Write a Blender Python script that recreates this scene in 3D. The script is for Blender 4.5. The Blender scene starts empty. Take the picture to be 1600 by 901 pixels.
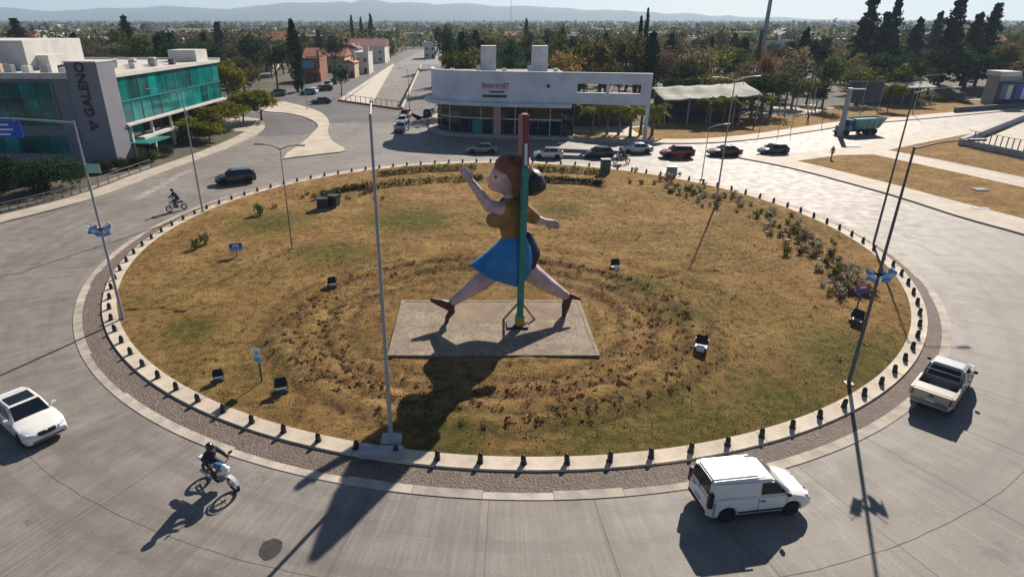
import bpy, bmesh, math, random
from mathutils import Vector, Matrix
from mathutils.geometry import tessellate_polygon
R = math.radians
rnd = random.Random(7)
S = bpy.context.scene
COL = S.collection

# ------------------------------------------------------------------ camera, sky, sun, exposure
FPX, CX, CY, YH, HC = 970.0, 742.0, 450.5, 30.0, 17.5
PITCH = math.atan((CY - YH) / FPX)
cam_d = bpy.data.cameras.new('camera'); cam = bpy.data.objects.new('camera', cam_d); COL.objects.link(cam)
cam.location = (0, 0, HC); cam.rotation_euler = (math.pi / 2 - PITCH, 0, 0)
cam_d.sensor_width = 36; cam_d.lens = 36 * FPX / 1600; cam_d.shift_x = (800 - CX) / 1600
cam_d.clip_start = 0.1; cam_d.clip_end = 30000
S.camera = cam

SUN_AZ, SUN_EL = 25.2, 32.6            # degrees right of straight ahead (+Y), and above the horizon
w = bpy.data.worlds.new('World'); S.world = w; w.use_nodes = True
wn = w.node_tree.nodes; wl = w.node_tree.links
sky = wn.new('ShaderNodeTexSky'); sky.sky_type = 'NISHITA'; sky.sun_disc = False
sky.sun_elevation = R(SUN_EL); sky.sun_rotation = R(SUN_AZ)
sky.altitude = 400; sky.air_density = 0.85; sky.dust_density = 0.35; sky.ozone_density = 2.0
wn['Background'].inputs['Strength'].default_value = 0.05
wl.new(sky.outputs[0], wn['Background'].inputs['Color'])
sd = bpy.data.lights.new('sun', 'SUN'); sd.energy = 5.0; sd.angle = R(0.55); sd.color = (1.0, 0.90, 0.77)
so = bpy.data.objects.new('sun', sd); COL.objects.link(so)
so.rotation_euler = (R(90 - SUN_EL), 0, R(180 - SUN_AZ) - math.pi + math.pi)
dirv = Vector((-math.sin(R(SUN_AZ)) * math.cos(R(SUN_EL)), -math.cos(R(SUN_AZ)) * math.cos(R(SUN_EL)), -math.sin(R(SUN_EL))))
so.rotation_euler = dirv.to_track_quat('-Z', 'Y').to_euler()
so.location = (0, 0, 60)
vs = S.view_settings; vs.view_transform = 'Standard'; vs.look = 'None'; vs.gamma = 1; vs.use_curve_mapping = False
vs.exposure = 0.62
S.cycles.use_denoising = True
S.cycles.volume_bounces = 1; S.cycles.max_bounces = 6; S.cycles.diffuse_bounces = 2; S.cycles.glossy_bounces = 2
S.cycles.transparent_max_bounces = 8; S.cycles.caustics_reflective = False; S.cycles.caustics_refractive = False
S.cycles.sample_clamp_indirect = 6

# ------------------------------------------------------------------ surveying helpers (ground plan from sight lines)
def ground(u, v, z=0.0):
    a, b = (u - CX) / FPX, -(v - CY) / FPX
    Y = math.cos(PITCH) + b * math.sin(PITCH); Z = -math.sin(PITCH) + b * math.cos(PITCH)
    t = (z - HC) / Z
    return Vector((a * t, Y * t, z))
def at(u, v, Y):
    a, b = (u - CX) / FPX, -(v - CY) / FPX
    yy = math.cos(PITCH) + b * math.sin(PITCH); Z = -math.sin(PITCH) + b * math.cos(PITCH)
    t = Y / yy
    return Vector((a * t, Y, HC + Z * t))
def mpp(Y, z=0): return (Y * math.cos(PITCH) + (HC - z) * math.sin(PITCH)) / FPX    # metres per photo pixel

# ------------------------------------------------------------------ materials
MATS = {}
def srgb(h):
    h = h.lstrip('#'); c = [int(h[i:i + 2], 16) / 255 for i in (0, 2, 4)]
    return tuple(x / 12.92 if x <= .04045 else ((x + .055) / 1.055) ** 2.4 for x in c)
def new_mat(name):
    m = bpy.data.materials.new(name); m.use_nodes = True; MATS[name] = m
    return m, m.node_tree.nodes, m.node_tree.links
def mat(name, col, rough=.6, var=.12, scale=2.0, bump=0.0, bscale=None, metal=0.0, coat=0.0, spec=None, rnd_obj=0.0):
    m, n, l = new_mat(name); b = n['Principled BSDF']
    b.inputs['Roughness'].default_value = rough; b.inputs['Metallic'].default_value = metal
    if coat: b.inputs['Coat Weight'].default_value = coat; b.inputs['Coat Roughness'].default_value = .05
    if spec is not None: b.inputs['Specular IOR Level'].default_value = spec
    tc = n.new('ShaderNodeTexCoord'); nz = n.new('ShaderNodeTexNoise'); nz.inputs['Scale'].default_value = scale; nz.inputs['Detail'].default_value = 6
    l.new(tc.outputs['Object'], nz.inputs['Vector'])
    mr = n.new('ShaderNodeMapRange'); mr.inputs[1].default_value = .3; mr.inputs[2].default_value = .7
    mr.inputs[3].default_value = 1 - var; mr.inputs[4].default_value = 1 + var
    l.new(nz.outputs['Fac'], mr.inputs[0])
    hv = n.new('ShaderNodeHueSaturation'); hv.inputs['Color'].default_value = (*col, 1)
    if rnd_obj:
        oi = n.new('ShaderNodeObjectInfo'); r2 = n.new('ShaderNodeMapRange'); r2.inputs[3].default_value = 1 - rnd_obj; r2.inputs[4].default_value = 1 + rnd_obj
        l.new(oi.outputs['Random'], r2.inputs[0]); mu = n.new('ShaderNodeMath'); mu.operation = 'MULTIPLY'
        l.new(mr.outputs[0], mu.inputs[0]); l.new(r2.outputs[0], mu.inputs[1]); l.new(mu.outputs[0], hv.inputs['Value'])
    else: l.new(mr.outputs[0], hv.inputs['Value'])
    l.new(hv.outputs[0], b.inputs['Base Color'])
    if bump:
        bp = n.new('ShaderNodeBump'); bp.inputs['Strength'].default_value = bump; bp.inputs['Distance'].default_value = .05
        n2 = n.new('ShaderNodeTexNoise'); n2.inputs['Scale'].default_value = bscale or scale * 6; n2.inputs['Detail'].default_value = 4
        l.new(tc.outputs['Object'], n2.inputs['Vector']); l.new(n2.outputs['Fac'], bp.inputs['Height']); l.new(bp.outputs[0], b.inputs['Normal'])
    return m
def leaf_mat(name, c0, c1, trans=.25, hue=.0):
    m, n, l = new_mat(name); out = n['Material Output']; n.remove(n['Principled BSDF'])
    g = n.new('ShaderNodeNewGeometry'); oi = n.new('ShaderNodeObjectInfo')
    mx = n.new('ShaderNodeMix'); mx.data_type = 'RGBA'; mx.inputs[6].default_value = (*c0, 1); mx.inputs[7].default_value = (*c1, 1)
    l.new(g.outputs['Random Per Island'], mx.inputs[0])
    hv = n.new('ShaderNodeHueSaturation'); l.new(mx.outputs[2], hv.inputs['Color'])
    mr = n.new('ShaderNodeMapRange'); mr.inputs[3].default_value = .75; mr.inputs[4].default_value = 1.25; l.new(oi.outputs['Random'], mr.inputs[0]); l.new(mr.outputs[0], hv.inputs['Value'])
    m2 = n.new('ShaderNodeMapRange'); m2.inputs[3].default_value = .48; m2.inputs[4].default_value = .52; l.new(oi.outputs['Random'], m2.inputs[0]); l.new(m2.outputs[0], hv.inputs['Hue'])
    d = n.new('ShaderNodeBsdfDiffuse'); t = n.new('ShaderNodeBsdfTranslucent'); ms = n.new('ShaderNodeMixShader'); ms.inputs[0].default_value = trans
    l.new(hv.outputs[0], d.inputs['Color']); l.new(hv.outputs[0], t.inputs['Color'])
    l.new(d.outputs[0], ms.inputs[1]); l.new(t.outputs[0], ms.inputs[2]); l.new(ms.outputs[0], out.inputs['Surface'])
    return m

class NT:      # small node-graph helper for the big procedural surfaces
    def __init__(s, name): s.m, s.n, s.l = new_mat(name); s.b = s.n['Principled BSDF']
    def node(s, t, **k):
        x = s.n.new(t)
        for a, v in k.items(): setattr(x, a, v)
        return x
    def put(s, sock, v):
        if hasattr(v, 'is_output'): s.l.new(v, sock)
        elif v is not None: sock.default_value = v
    def math(s, op, a, b=None, c=None):
        x = s.node('ShaderNodeMath', operation=op); s.put(x.inputs[0], a); s.put(x.inputs[1], b)
        if c is not None: s.put(x.inputs[2], c)
        return x.outputs[0]
    def pos(s): return s.node('ShaderNodeNewGeometry').outputs['Position']
    def noise(s, vec, scale, detail=5, rough=.55):
        x = s.node('ShaderNodeTexNoise'); x.inputs['Scale'].default_value = scale; x.inputs['Detail'].default_value = detail; x.inputs['Roughness'].default_value = rough
        s.l.new(vec, x.inputs['Vector']); return x.outputs['Fac']
    def rng(s, v, a, b, c=0., d=1.):
        x = s.node('ShaderNodeMapRange'); s.put(x.inputs[0], v)
        for i, q in zip((1, 2, 3, 4), (a, b, c, d)): x.inputs[i].default_value = q
        return x.outputs[0]
    def mix(s, f, a, b, mode='MIX'):
        x = s.node('ShaderNodeMix', data_type='RGBA', blend_type=mode); s.put(x.inputs[0], f)
        for i, v in ((6, a), (7, b)):
            s.put(x.inputs[i], (*v, 1) if isinstance(v, tuple) and len(v) == 3 else v)
        return x.outputs[2]
    def scalevec(s, v, sc):
        x = s.node('ShaderNodeMapping'); s.l.new(v, x.inputs[0]); x.inputs['Scale'].default_value = sc; return x.outputs[0]
    def bump(s, h, st, dist=.03):
        x = s.node('ShaderNodeBump'); x.inputs['Strength'].default_value = st; x.inputs['Distance'].default_value = dist
        s.l.new(h, x.inputs['Height']); s.l.new(x.outputs[0], s.b.inputs['Normal'])

C0 = Vector((2.55, 51.8, 0))      # island centre
RG = 30.1                          # grass edge
def concrete_road(name, base, worn=True):
    t = NT(name); p = t.pos()
    v = t.node('ShaderNodeVectorMath', operation='SUBTRACT'); t.l.new(p, v.inputs[0]); v.inputs[1].default_value = (C0.x, C0.y, 0)
    sx = t.node('ShaderNodeSeparateXYZ'); t.l.new(v.outputs[0], sx.inputs[0])
    r = t.node('ShaderNodeVectorMath', operation='LENGTH'); t.l.new(v.outputs[0], r.inputs[0]); r = r.outputs['Value']
    th = t.math('ARCTAN2', sx.outputs[1], sx.outputs[0])
    cv = t.node('ShaderNodeCombineXYZ'); t.put(cv.inputs[0], t.math('MULTIPLY', th, 38.)); t.put(cv.inputs[1], r); cv = cv.outputs[0]
    big = t.noise(p, .12, 5); mid = t.noise(p, .9, 6); fine = t.noise(p, 9., 4)
    streak = t.noise(t.scalevec(cv, (5.5, .22, 1)), 1.0, 4, .6)         # broom marks across the lane
    lane = t.noise(t.scalevec(cv, (.05, .9, 1)), 1.0, 4, .6)             # rubber laid along the lane
    med = t.noise(p, .33, 6, .65)
    col = t.mix(t.rng(big, .35, .65), tuple(c * .74 for c in base), tuple(c * 1.2 for c in base))
    col = t.mix(t.rng(med, .42, .66, 0, .55), col, tuple(c * 1.32 for c in base))
    col = t.mix(t.rng(mid, .38, .62), t.mix(.35, col, (.11, .09, .078)), col)
    if worn:
        col = t.mix(t.rng(streak, .46, .64, 0, .34), col, tuple(min(1, c * 1.5) for c in base))
        col = t.mix(t.rng(lane, .48, .64, 0, .45), col, tuple(c * .62 for c in base))
        seam = t.math('LESS_THAN', t.math('PINGPONG', t.math('MULTIPLY', th, 38 / 5.2), .5), .012)
        col = t.mix(t.math('MULTIPLY', seam, .35), col, tuple(c * .5 for c in base))
    stain = t.math('MULTIPLY', t.rng(t.noise(p, .62, 3, .5), .62, .72), t.rng(fine, .3, .6))
    col = t.mix(t.math('MULTIPLY', stain, .5), col, (.06, .052, .046)); col = t.mix(t.rng(fine, .52, .72, 0, .35), col, (.08, .07, .062))
    t.l.new(col, t.b.inputs['Base Color']); t.put(t.b.inputs['Roughness'], t.rng(mid, .3, .7, .60, .76)); t.b.inputs['Specular IOR Level'].default_value = .38; t.bump(fine, .35, .015)
    return t.m
concrete_road('road_concrete', (.225, .203, .184))
concrete_road('asphalt', (.115, .11, .11), False)
GREEN = [(g_.x, g_.y, q) for g_, q in ((ground(1240, 645), 6.), (ground(1100, 680), 6.), (ground(1350, 570), 7.), (ground(640, 345), 7.), (ground(520, 400), 5.), (ground(1010, 450), 3.2), (ground(1075, 500), 2.6), (ground(930, 700), 4.), (ground(420, 350), 6.), (ground(700, 690), 3.5), (ground(300, 520), 3.), (ground(880, 330), 4.))]
def dry_grass(name, green=.5, tuft=False, spots=None):
    t = NT(name); p = t.pos()
    a = t.noise(p, .085, 5, .6); b = t.noise(p, .38, 6, .68); c = t.noise(p, 1.9, 6, .72); d = t.noise(p, 11., 5, .75); e = t.noise(p, .17, 4, .6)
    col = t.mix(t.rng(b, .34, .66), (.28, .158, .060), (.52, .335, .13))
    col = t.mix(t.rng(e, .46, .62, 0, .65), col, (.36, .205, .076))
    col = t.mix(t.rng(c, .50, .64, 0, .85), col, (.14, .08, .034))
    g1 = t.math('MULTIPLY', t.rng(a, .45, .60), t.rng(c, .36, .60))
    if spots:
        tot = None
        for (x, y, rad) in spots:
            vd = t.node('ShaderNodeVectorMath', operation='DISTANCE'); t.l.new(p, vd.inputs[0]); vd.inputs[1].default_value = (x, y, .1)
            w1 = t.rng(vd.outputs['Value'], rad * .25, rad, 1., 0.); tot = w1 if tot is None else t.math('MAXIMUM', tot, w1)
        g1 = t.math('MAXIMUM', t.math('MULTIPLY', g1, .6), t.math('MULTIPLY', tot, t.rng(c, .34, .54, .45, 1.)))
        sv = t.node('ShaderNodeVectorMath', operation='SUBTRACT'); t.l.new(p, sv.inputs[0]); sv.inputs[1].default_value = (.9, 35., .1)
        sc_ = t.scalevec(sv.outputs[0], (.85, 1, 0)); ln = t.node('ShaderNodeVectorMath', operation='LENGTH'); t.l.new(sc_, ln.inputs[0])
        wob = t.math('ADD', ln.outputs['Value'], t.math('MULTIPLY', b, 2.2))
        fur = t.math('MULTIPLY', t.rng(t.math('PINGPONG', wob, .75), .15, .7), t.rng(t.math('ABSOLUTE', t.math('SUBTRACT', ln.outputs['Value'], 9.2)), 2.2, 4.2, 1., 0.))
        col = t.mix(t.math('MULTIPLY', fur, t.rng(c, .35, .6, .2, .85)), col, (.085, .05, .026))
    col = t.mix(t.math('MULTIPLY', g1, green), col, (.095, .105, .018))
    col = t.mix(t.rng(d, .54, .70, 0, .55), col, (.085, .05, .024))
    col = t.mix(t.rng(d, .30, .42, .55, 0), col, (.50, .34, .15))
    if tuft:
        g = t.node('ShaderNodeNewGeometry'); col = t.mix(t.rng(g.outputs['Random Per Island'], .35, 1, 0, .6), col, (.52, .36, .15))
    t.l.new(col, t.b.inputs['Base Color']); t.b.inputs['Roughness'].default_value = .95; t.b.inputs['Specular IOR Level'].default_value = .1
    if not tuft: t.bump(t.math('ADD', c, d), 1.0, .22)
    return t.m
dry_grass('dry_grass', .92, False, GREEN); dry_grass('grass_blades', .9, True, GREEN); dry_grass('verge_soil', .15)
def town_ground():
    t = NT('town_ground'); p = t.pos(); a = t.noise(p, .02, 4); b = t.noise(p, .2, 5)
    col = t.mix(t.rng(a, .4, .6), (.09, .07, .045), (.035, .04, .02)); col = t.mix(t.rng(b, .5, .75, 0, .5), col, (.17, .13, .09))
    t.l.new(col, t.b.inputs['Base Color']); t.b.inputs['Roughness'].default_value = .95
town_ground()
def gravel():
    t = NT('apron_gravel'); p = t.pos(); v = t.node('ShaderNodeTexVoronoi'); v.inputs['Scale'].default_value = 13; t.l.new(p, v.inputs['Vector'])
    b = t.noise(p, .8, 4); h = t.node('ShaderNodeSeparateColor'); t.l.new(v.outputs['Color'], h.inputs[0])
    col = t.mix(h.outputs[0], (.11, .08, .065), (.21, .165, .14)); col = t.mix(t.rng(b, .4, .7, 0, .5), col, (.10, .075, .06))
    t.l.new(col, t.b.inputs['Base Color']); t.b.inputs['Roughness'].default_value = .85; t.bump(v.outputs['Distance'], .8, .05)
gravel()
mat('kerb', (.40, .36, .31), .8, .22, 1.6, .3); mat('kerb_pale', (.47, .41, .345), .8, .2, 1.1, .25)
mat('pavement', (.42, .365, .30), .8, .18, .5, .2); mat('median', (.50, .43, .34), .85, .2, .35, .2)
mat('pad', (.36, .30, .235), .9, .55, 1.1, .5, 8)
def pad_mat():
    t = NT('pad'); p = t.pos(); a = t.noise(p, .7, 6, .7); b = t.noise(p, 3.5, 6, .75); c = t.noise(p, 16., 4, .7)
    col = t.mix(t.rng(a, .35, .65), (.22, .17, .125), (.42, .34, .255)); col = t.mix(t.rng(b, .48, .62, 0, .75), col, (.15, .11, .08)); col = t.mix(t.rng(c, .5, .66, 0, .6), col, (.10, .075, .055)); col = t.mix(t.rng(c, .3, .42, .5, 0), col, (.55, .48, .39))
    t.l.new(col, t.b.inputs['Base Color']); t.b.inputs['Roughness'].default_value = .92; t.bump(t.math('ADD', b, c), .8, .05)
MATS.pop('pad'); pad_mat(); mat('pad_dirt', (.22, .16, .11), .9, .3, .8, .3)
mat('black_iron', (.012, .012, .014), .45, .2); mat('steel', (.30, .30, .31), .45, .15, 1, metal=.6); mat('lamp_grey', (.34, .34, .36), .5, .1)
mat('pole_dark', (.10, .10, .11), .5, .15); mat('concrete_block', (.36, .36, .37), .8, .2, 2, .2)
mat('white_paint', (.80, .79, .77), .35, .04, coat=.5); mat('silver_paint', (.52, .52, .53), .3, .05, metal=.35, coat=.6)
mat('sand_paint', (.40, .375, .34), .32, .05, metal=.4, coat=.6)
mat('black_paint', (.012, .013, .016), .25, .1, coat=.8); mat('navy_paint', (.02, .035, .065), .28, .1, coat=.8)
mat('red_paint', (.22, .012, .016), .28, .1, coat=.7); mat('maroon_paint', (.11, .008, .018), .28, .1, coat=.7)
mat('blue_paint', (.04, .16, .40), .3, .1, coat=.6); mat('teal_paint', (.06, .30, .32), .3, .1, coat=.6); mat('grey_paint', (.16, .18, .21), .3, .1, coat=.6, metal=.3)
mat('glass_dark', (.008, .012, .018), .06, .1, spec=.45); mat('glass_green', (.05, .10, .09), .06, .2, spec=.8)
mat('tyre', (.015, .015, .016), .85, .2); mat('rim', (.45, .45, .46), .35, .1, metal=.7); mat('plastic', (.02, .02, .022), .6, .2)
mat('lamp_clear', (.65, .68, .70), .12, .1, coat=.5); mat('lamp_red', (.28, .012, .015), .25, .15, coat=.5); mat('plate', (.6, .6, .58), .5)
mat('skin', (.42, .26, .18), .6, .08); mat('fabric_dark', (.035, .025, .04), .85, .2, 6); mat('fabric_grey', (.10, .09, .10), .85, .2, 6); mat('denim', (.04, .06, .12), .85, .2, 6)
mat('fabric_tan', (.22, .15, .09), .85, .2, 6)
mat('sc_skin', (.54, .38, .40), .6, .26, 1.6, .15); mat('sc_hair', (.20, .07, .03), .55, .3, 1.8, .2); mat('sc_dark', (.02, .014, .016), .5, .2); mat('sc_top', (.26, .15, .04), .6, .28, 1.6, .15)
mat('sc_skirt', (.014, .19, .48), .5, .25, 1.3, .15); mat('sc_shoe', (.075, .022, .018), .5, .2); mat('sc_teal', (.03, .24, .22), .55, .28, 1.5, .1); mat('sc_red', (.24, .05, .065), .55, .3, 1.5, .1); mat('sc_yellow', (.42, .27, .02), .55, .2)
mat('sc_lip', (.30, .01, .01), .5); mat('sc_navy', (.008, .018, .06), .5, .15)
mat('flag_blue', (.18, .40, .78), .8, .1); mat('flag_white', (.75, .76, .78), .8, .05); mat('sign_blue', (.02, .07, .50), .35, .08); mat('sign_white', (.72, .74, .76), .45, .05); mat('sign_cyan', (.10, .42, .55), .5, .1)
mat('sign_green', (.32, .52, .45), .45, .1); mat('sign_red', (.42, .03, .06), .5, .15)
mat('office_grey', (.21, .215, .25), .6, .08, .6); mat('office_white', (.62, .60, .56), .7, .12, .6); mat('office_roof', (.55, .51, .46), .85, .15, .3)
def teal_glass():
    m = mat('teal_glass', (.002, .16, .155), .06, .5, .4, spec=.5, rnd_obj=.5); return m
teal_glass(); mat('teal_frame', (.02, .20, .20), .35, .1)
mat('show_white', (.62, .66, .74), .7, .16, .35); mat('show_band', (.62, .64, .66), .6, .12, .4); mat('show_dark', (.02, .022, .026), .5, .2)
mat('chimney_white', (.62, .60, .61), .8, .15, .7)
mat('roof_metal', (.15, .165, .145), .8, .6, .7); mat('roof_tile', (.34, .12, .06), .85, .25, .8); mat('roof_maroon', (.20, .06, .055), .85, .25, .8); mat('roof_grey', (.24, .24, .25), .85, .2, .8)
mat('wall_white', (.66, .64, .60), .85, .12, .4); mat('wall_cream', (.56, .46, .32), .85, .12, .4); mat('wall_pink', (.5, .33, .27), .85, .12, .4); mat('wall_grey', (.36, .36, .37), .85, .12, .4); mat('wall_brick', (.30, .12, .07), .85, .2, 1.); mat('wall_blue', (.20, .24, .36), .85, .12, .4)
mat('wall_dark', (.10, .11, .13), .85, .2, .5); mat('window_dark', (.015, .02, .025), .15, .2)
mat('bark', (.11, .075, .05), .95, .3, 3, .5); mat('bark_pale', (.16, .13, .10), .95, .25, 3, .4)
mat('hill', (.045, .06, .06), 1, .3, .002)
mat('crack', (.10, .088, .078), .95, .3, 2); mat('worn_paint', (.36, .33, .30), .85, .5, 2.5); mat('patch', (.04, .037, .035), .9, .3, 3)
leaf_mat('leaf_green', (.035, .065, .014), (.13, .165, .04), .42); leaf_mat('leaf_dark', (.016, .038, .016), (.06, .098, .036), .35); leaf_mat('leaf_yellow', (.075, .095, .012), (.27, .25, .035), .45)
leaf_mat('leaf_olive', (.07, .07, .024), (.24, .21, .07), .45); leaf_mat('leaf_brown', (.095, .075, .052), (.24, .19, .125), .42); leaf_mat('leaf_orange', (.15, .085, .035), (.32, .20, .08), .42); leaf_mat('twig', (.09, .07, .06), (.24, .19, .155), .2)
leaf_mat('leaf_conifer', (.008, .024, .016), (.034, .058, .034), .15); leaf_mat('leaf_palm', (.07, .10, .018), (.24, .24, .05), .4); leaf_mat('leaf_grey', (.18, .165, .11), (.42, .37, .26), .45); leaf_mat('weed_red', (.075, .045, .03), (.26, .165, .10), .4)

# ------------------------------------------------------------------ mesh helpers
class MB:
    def __init__(s): s.v = []; s.f = []; s.mi = []
    def add(s, vs, fs, m=0):
        o = len(s.v); s.v += [tuple(q) for q in vs]; s.f += [tuple(i + o for i in f) for f in fs]; s.mi += [m] * len(fs); return s
    def box(s, x0, x1, y0, y1, z0, z1, m=0):
        vs = [(x, y, z) for z in (z0, z1) for x, y in ((x0, y0), (x1, y0), (x1, y1), (x0, y1))]
        return s.add(vs, [(3, 2, 1, 0), (4, 5, 6, 7), (0, 1, 5, 4), (1, 2, 6, 5), (2, 3, 7, 6), (3, 0, 4, 7)], m)
    def hexa(s, p, m=0): return s.add(p, [(3, 2, 1, 0), (4, 5, 6, 7), (0, 1, 5, 4), (1, 2, 6, 5), (2, 3, 7, 6), (3, 0, 4, 7)], m)
    def prism(s, poly, z0, z1, m=0):
        n = len(poly); a = sum(poly[i][0] * poly[(i + 1) % n][1] - poly[(i + 1) % n][0] * poly[i][1] for i in range(n))
        if a < 0: poly = poly[::-1]
        vs = [(p[0], p[1], z0) for p in poly] + [(p[0], p[1], z1) for p in poly]
        return s.add(vs, [tuple(range(n - 1, -1, -1)), tuple(range(n, 2 * n))] + [(i, (i + 1) % n, (i + 1) % n + n, i + n) for i in range(n)], m)
    def tube(s, pts, rad, n=8, m=0, cap=True):
        pts = [Vector(p) for p in pts]; rad = rad if isinstance(rad, (list, tuple)) else [rad] * len(pts); vs = []; fs = []
        for i, p in enumerate(pts):
            d = (pts[min(i + 1, len(pts) - 1)] - pts[max(i - 1, 0)]).normalized()
            u = d.orthogonal().normalized() if i == 0 else (u - d * u.dot(d)).normalized(); v = d.cross(u)
            vs += [p + (u * math.cos(6.28319 * k / n) + v * math.sin(6.28319 * k / n)) * rad[i] for k in range(n)]
        for i in range(len(pts) - 1):
            for k in range(n): fs.append((i * n + k, i * n + (k + 1) % n, (i + 1) * n + (k + 1) % n, (i + 1) * n + k))
        if cap: fs.append(tuple(range(n - 1, -1, -1))); fs.append(tuple(range((len(pts) - 1) * n, len(pts) * n)))
        return s.add(vs, fs, m)
    def lathe(s, prof, n=12, c=(0, 0, 0), m=0):
        vs = [(c[0] + r * math.cos(6.28319 * k / n), c[1] + r * math.sin(6.28319 * k / n), c[2] + z) for r, z in prof for k in range(n)]
        fs = [(i * n + k, i * n + (k + 1) % n, (i + 1) * n + (k + 1) % n, (i + 1) * n + k) for i in range(len(prof) - 1) for k in range(n)]
        fs.append(tuple(range((len(prof) - 1) * n, len(prof) * n))); fs.append(tuple(range(n - 1, -1, -1)))
        return s.add(vs, fs, m)
    def xf(s, M):
        s.v = [tuple(M @ Vector(q)) for q in s.v]; return s
    def mesh(s, name, smooth=None):
        me = bpy.data.meshes.new(name); me.from_pydata(s.v, [], s.f)
        if smooth is not None:
            me.polygons.foreach_set('use_smooth', [True] * len(me.polygons))
            if smooth < 3: me.set_sharp_from_angle(angle=smooth)
        return me
def link(name, me, m=None, parent=None):
    o = bpy.data.objects.new(name, me); COL.objects.link(o)
    if m is not None:
        ms = m if isinstance(m, (list, tuple)) else [m]
        if not me.materials:
            for q in ms: me.materials.append(MATS[q])
    if parent is not None: o.parent = parent
    return o
def obj(name, mb, m, parent=None, smooth=None, bevel=0):
    me = mb.mesh(name, smooth)
    if isinstance(m, (list, tuple)): me.polygons.foreach_set('material_index', mb.mi)
    o = link(name, me, m, parent)
    if bevel:
        bm = bmesh.new(); bm.from_mesh(me); bmesh.ops.remove_doubles(bm, verts=bm.verts, dist=1e-4)
        bmesh.ops.bevel(bm, geom=[e for e in bm.edges if len(e.link_faces) == 2 and e.calc_face_angle(0) > .5], offset=bevel, segments=2, affect='EDGES', clamp_overlap=True)
        bm.to_mesh(me); bm.free()
        me.polygons.foreach_set('use_smooth', [True] * len(me.polygons)); me.set_sharp_from_angle(angle=.7)
    return o
def tag(o, label, cat, group=None, kind=None):
    o['label'] = label; o['category'] = cat
    if group: o['group'] = group
    if kind: o['kind'] = kind
    return o
def thing(name, label, cat, loc=(0, 0, 0), rz=0, group=None, scale=None):
    o = bpy.data.objects.new(name, None); COL.objects.link(o); o.location = loc; o.rotation_euler = (0, 0, rz); o.empty_display_size = .3
    if scale: o.scale = scale
    return tag(o, label, cat, group)
def struct(name, mb, m, kind='structure', smooth=None, parent=None):
    o = obj(name, mb, m, parent, smooth)
    if parent is None: o['kind'] = kind; o['label'] = name.replace('_', ' ')
    return o
KIDS = {}
def copy_tree(root, parent=None):
    c = root.copy(); COL.objects.link(c); c.parent = parent
    for ch in root.children: copy_tree(ch, c)
    return c
def poly_sheet(rings, z):
    rings = [[Vector((p[0], p[1], 0)) for p in r] for r in rings]
    flat = [(p.x, p.y, z) for r in rings for p in r]; tris = []
    for a, b, c in tessellate_polygon(rings):
        A, B, C = (Vector(flat[i]) for i in (a, b, c))
        tris.append((a, b, c) if (B - A).cross(C - A).z > 0 else (a, c, b))
    return MB().add(flat, tris)
def smooth_line(pts, n=8):
    out = []; P = [Vector(p) for p in pts]
    for i in range(len(P) - 1):
        a, b, c, d = P[max(i - 1, 0)], P[i], P[i + 1], P[min(i + 2, len(P) - 1)]
        for k in range(n):
            t = k / n; out.append(.5 * ((2 * b) + (c - a) * t + (2 * a - 5 * b + 4 * c - d) * t * t + (3 * b - a - 3 * c + d) * t ** 3))
    return out + [P[-1]]
def blob(name, caps, voxel, smooth=4):
    """one continuous surface grown round tapered capsules"""
    bm = bmesh.new()
    for p0, r0, p1, r1 in caps:
        p0, p1 = Vector(p0), Vector(p1); L = (p1 - p0).length; n = max(2, int(L / (min(r0, r1) * .45)) + 1)
        for i in range(n):
            t = i / (n - 1); r = r0 + (r1 - r0) * t
            bmesh.ops.create_icosphere(bm, subdivisions=2, radius=r, matrix=Matrix.Translation(p0.lerp(p1, t)))
    me = bpy.data.meshes.new(name + '_raw'); bm.to_mesh(me); bm.free()
    o = bpy.data.objects.new('raw', me); COL.objects.link(o)
    r = o.modifiers.new('r', 'REMESH'); r.mode = 'VOXEL'; r.voxel_size = voxel
    s = o.modifiers.new('s', 'SMOOTH'); s.iterations = smooth; s.factor = .5
    out = bpy.data.meshes.new_from_object(o.evaluated_get(bpy.context.evaluated_depsgraph_get())); out.name = name
    bpy.data.objects.remove(o); bpy.data.meshes.remove(me)
    out.polygons.foreach_set('use_smooth', [True] * len(out.polygons)); out.materials.clear()
    return out

# ------------------------------------------------------------------ the setting: ground, roads, pavements
from mathutils import noise as mnoise
def G2(u, v): g = ground(u, v); return (g.x, g.y)
NL, NR, FR, FL = (-31.5, 150.), (-15.6, 135.), (-22.5, 275.), (-34., 275.)     # underpass ramp cut
struct('ground', poly_sheet([[(-9000, -400), (9000, -400), (9000, 12000), (-9000, 12000)], [NL, NR, FR, FL]], -.03), 'town_ground')
ramp = MB(); dz = -5.6
ramp.add([(NL[0], NL[1], dz), (NR[0], NR[1], dz), (FR[0], FR[1], -.03), (FL[0], FL[1], -.03)], [(0, 1, 2, 3)])
struct('ramp_road', ramp, 'road_concrete')
rw = thing('ramp_wall', 'pale concrete retaining walls of the sunken avenue ramp', 'wall', (0, 0, 0))
m = MB()
def wall_strip(mb, a, b, z0a, z0b, z1, t):
    d = (Vector(b) - Vector(a)).normalized(); n = Vector((-d.y, d.x)) * t
    p = [(a[0], a[1], z0a), (b[0], b[1], z0b), (b[0] + n.x, b[1] + n.y, z0b), (a[0] + n.x, a[1] + n.y, z0a)]
    q = [(x, y, z1) for x, y, _ in p]; mb.hexa(p + q)
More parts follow.
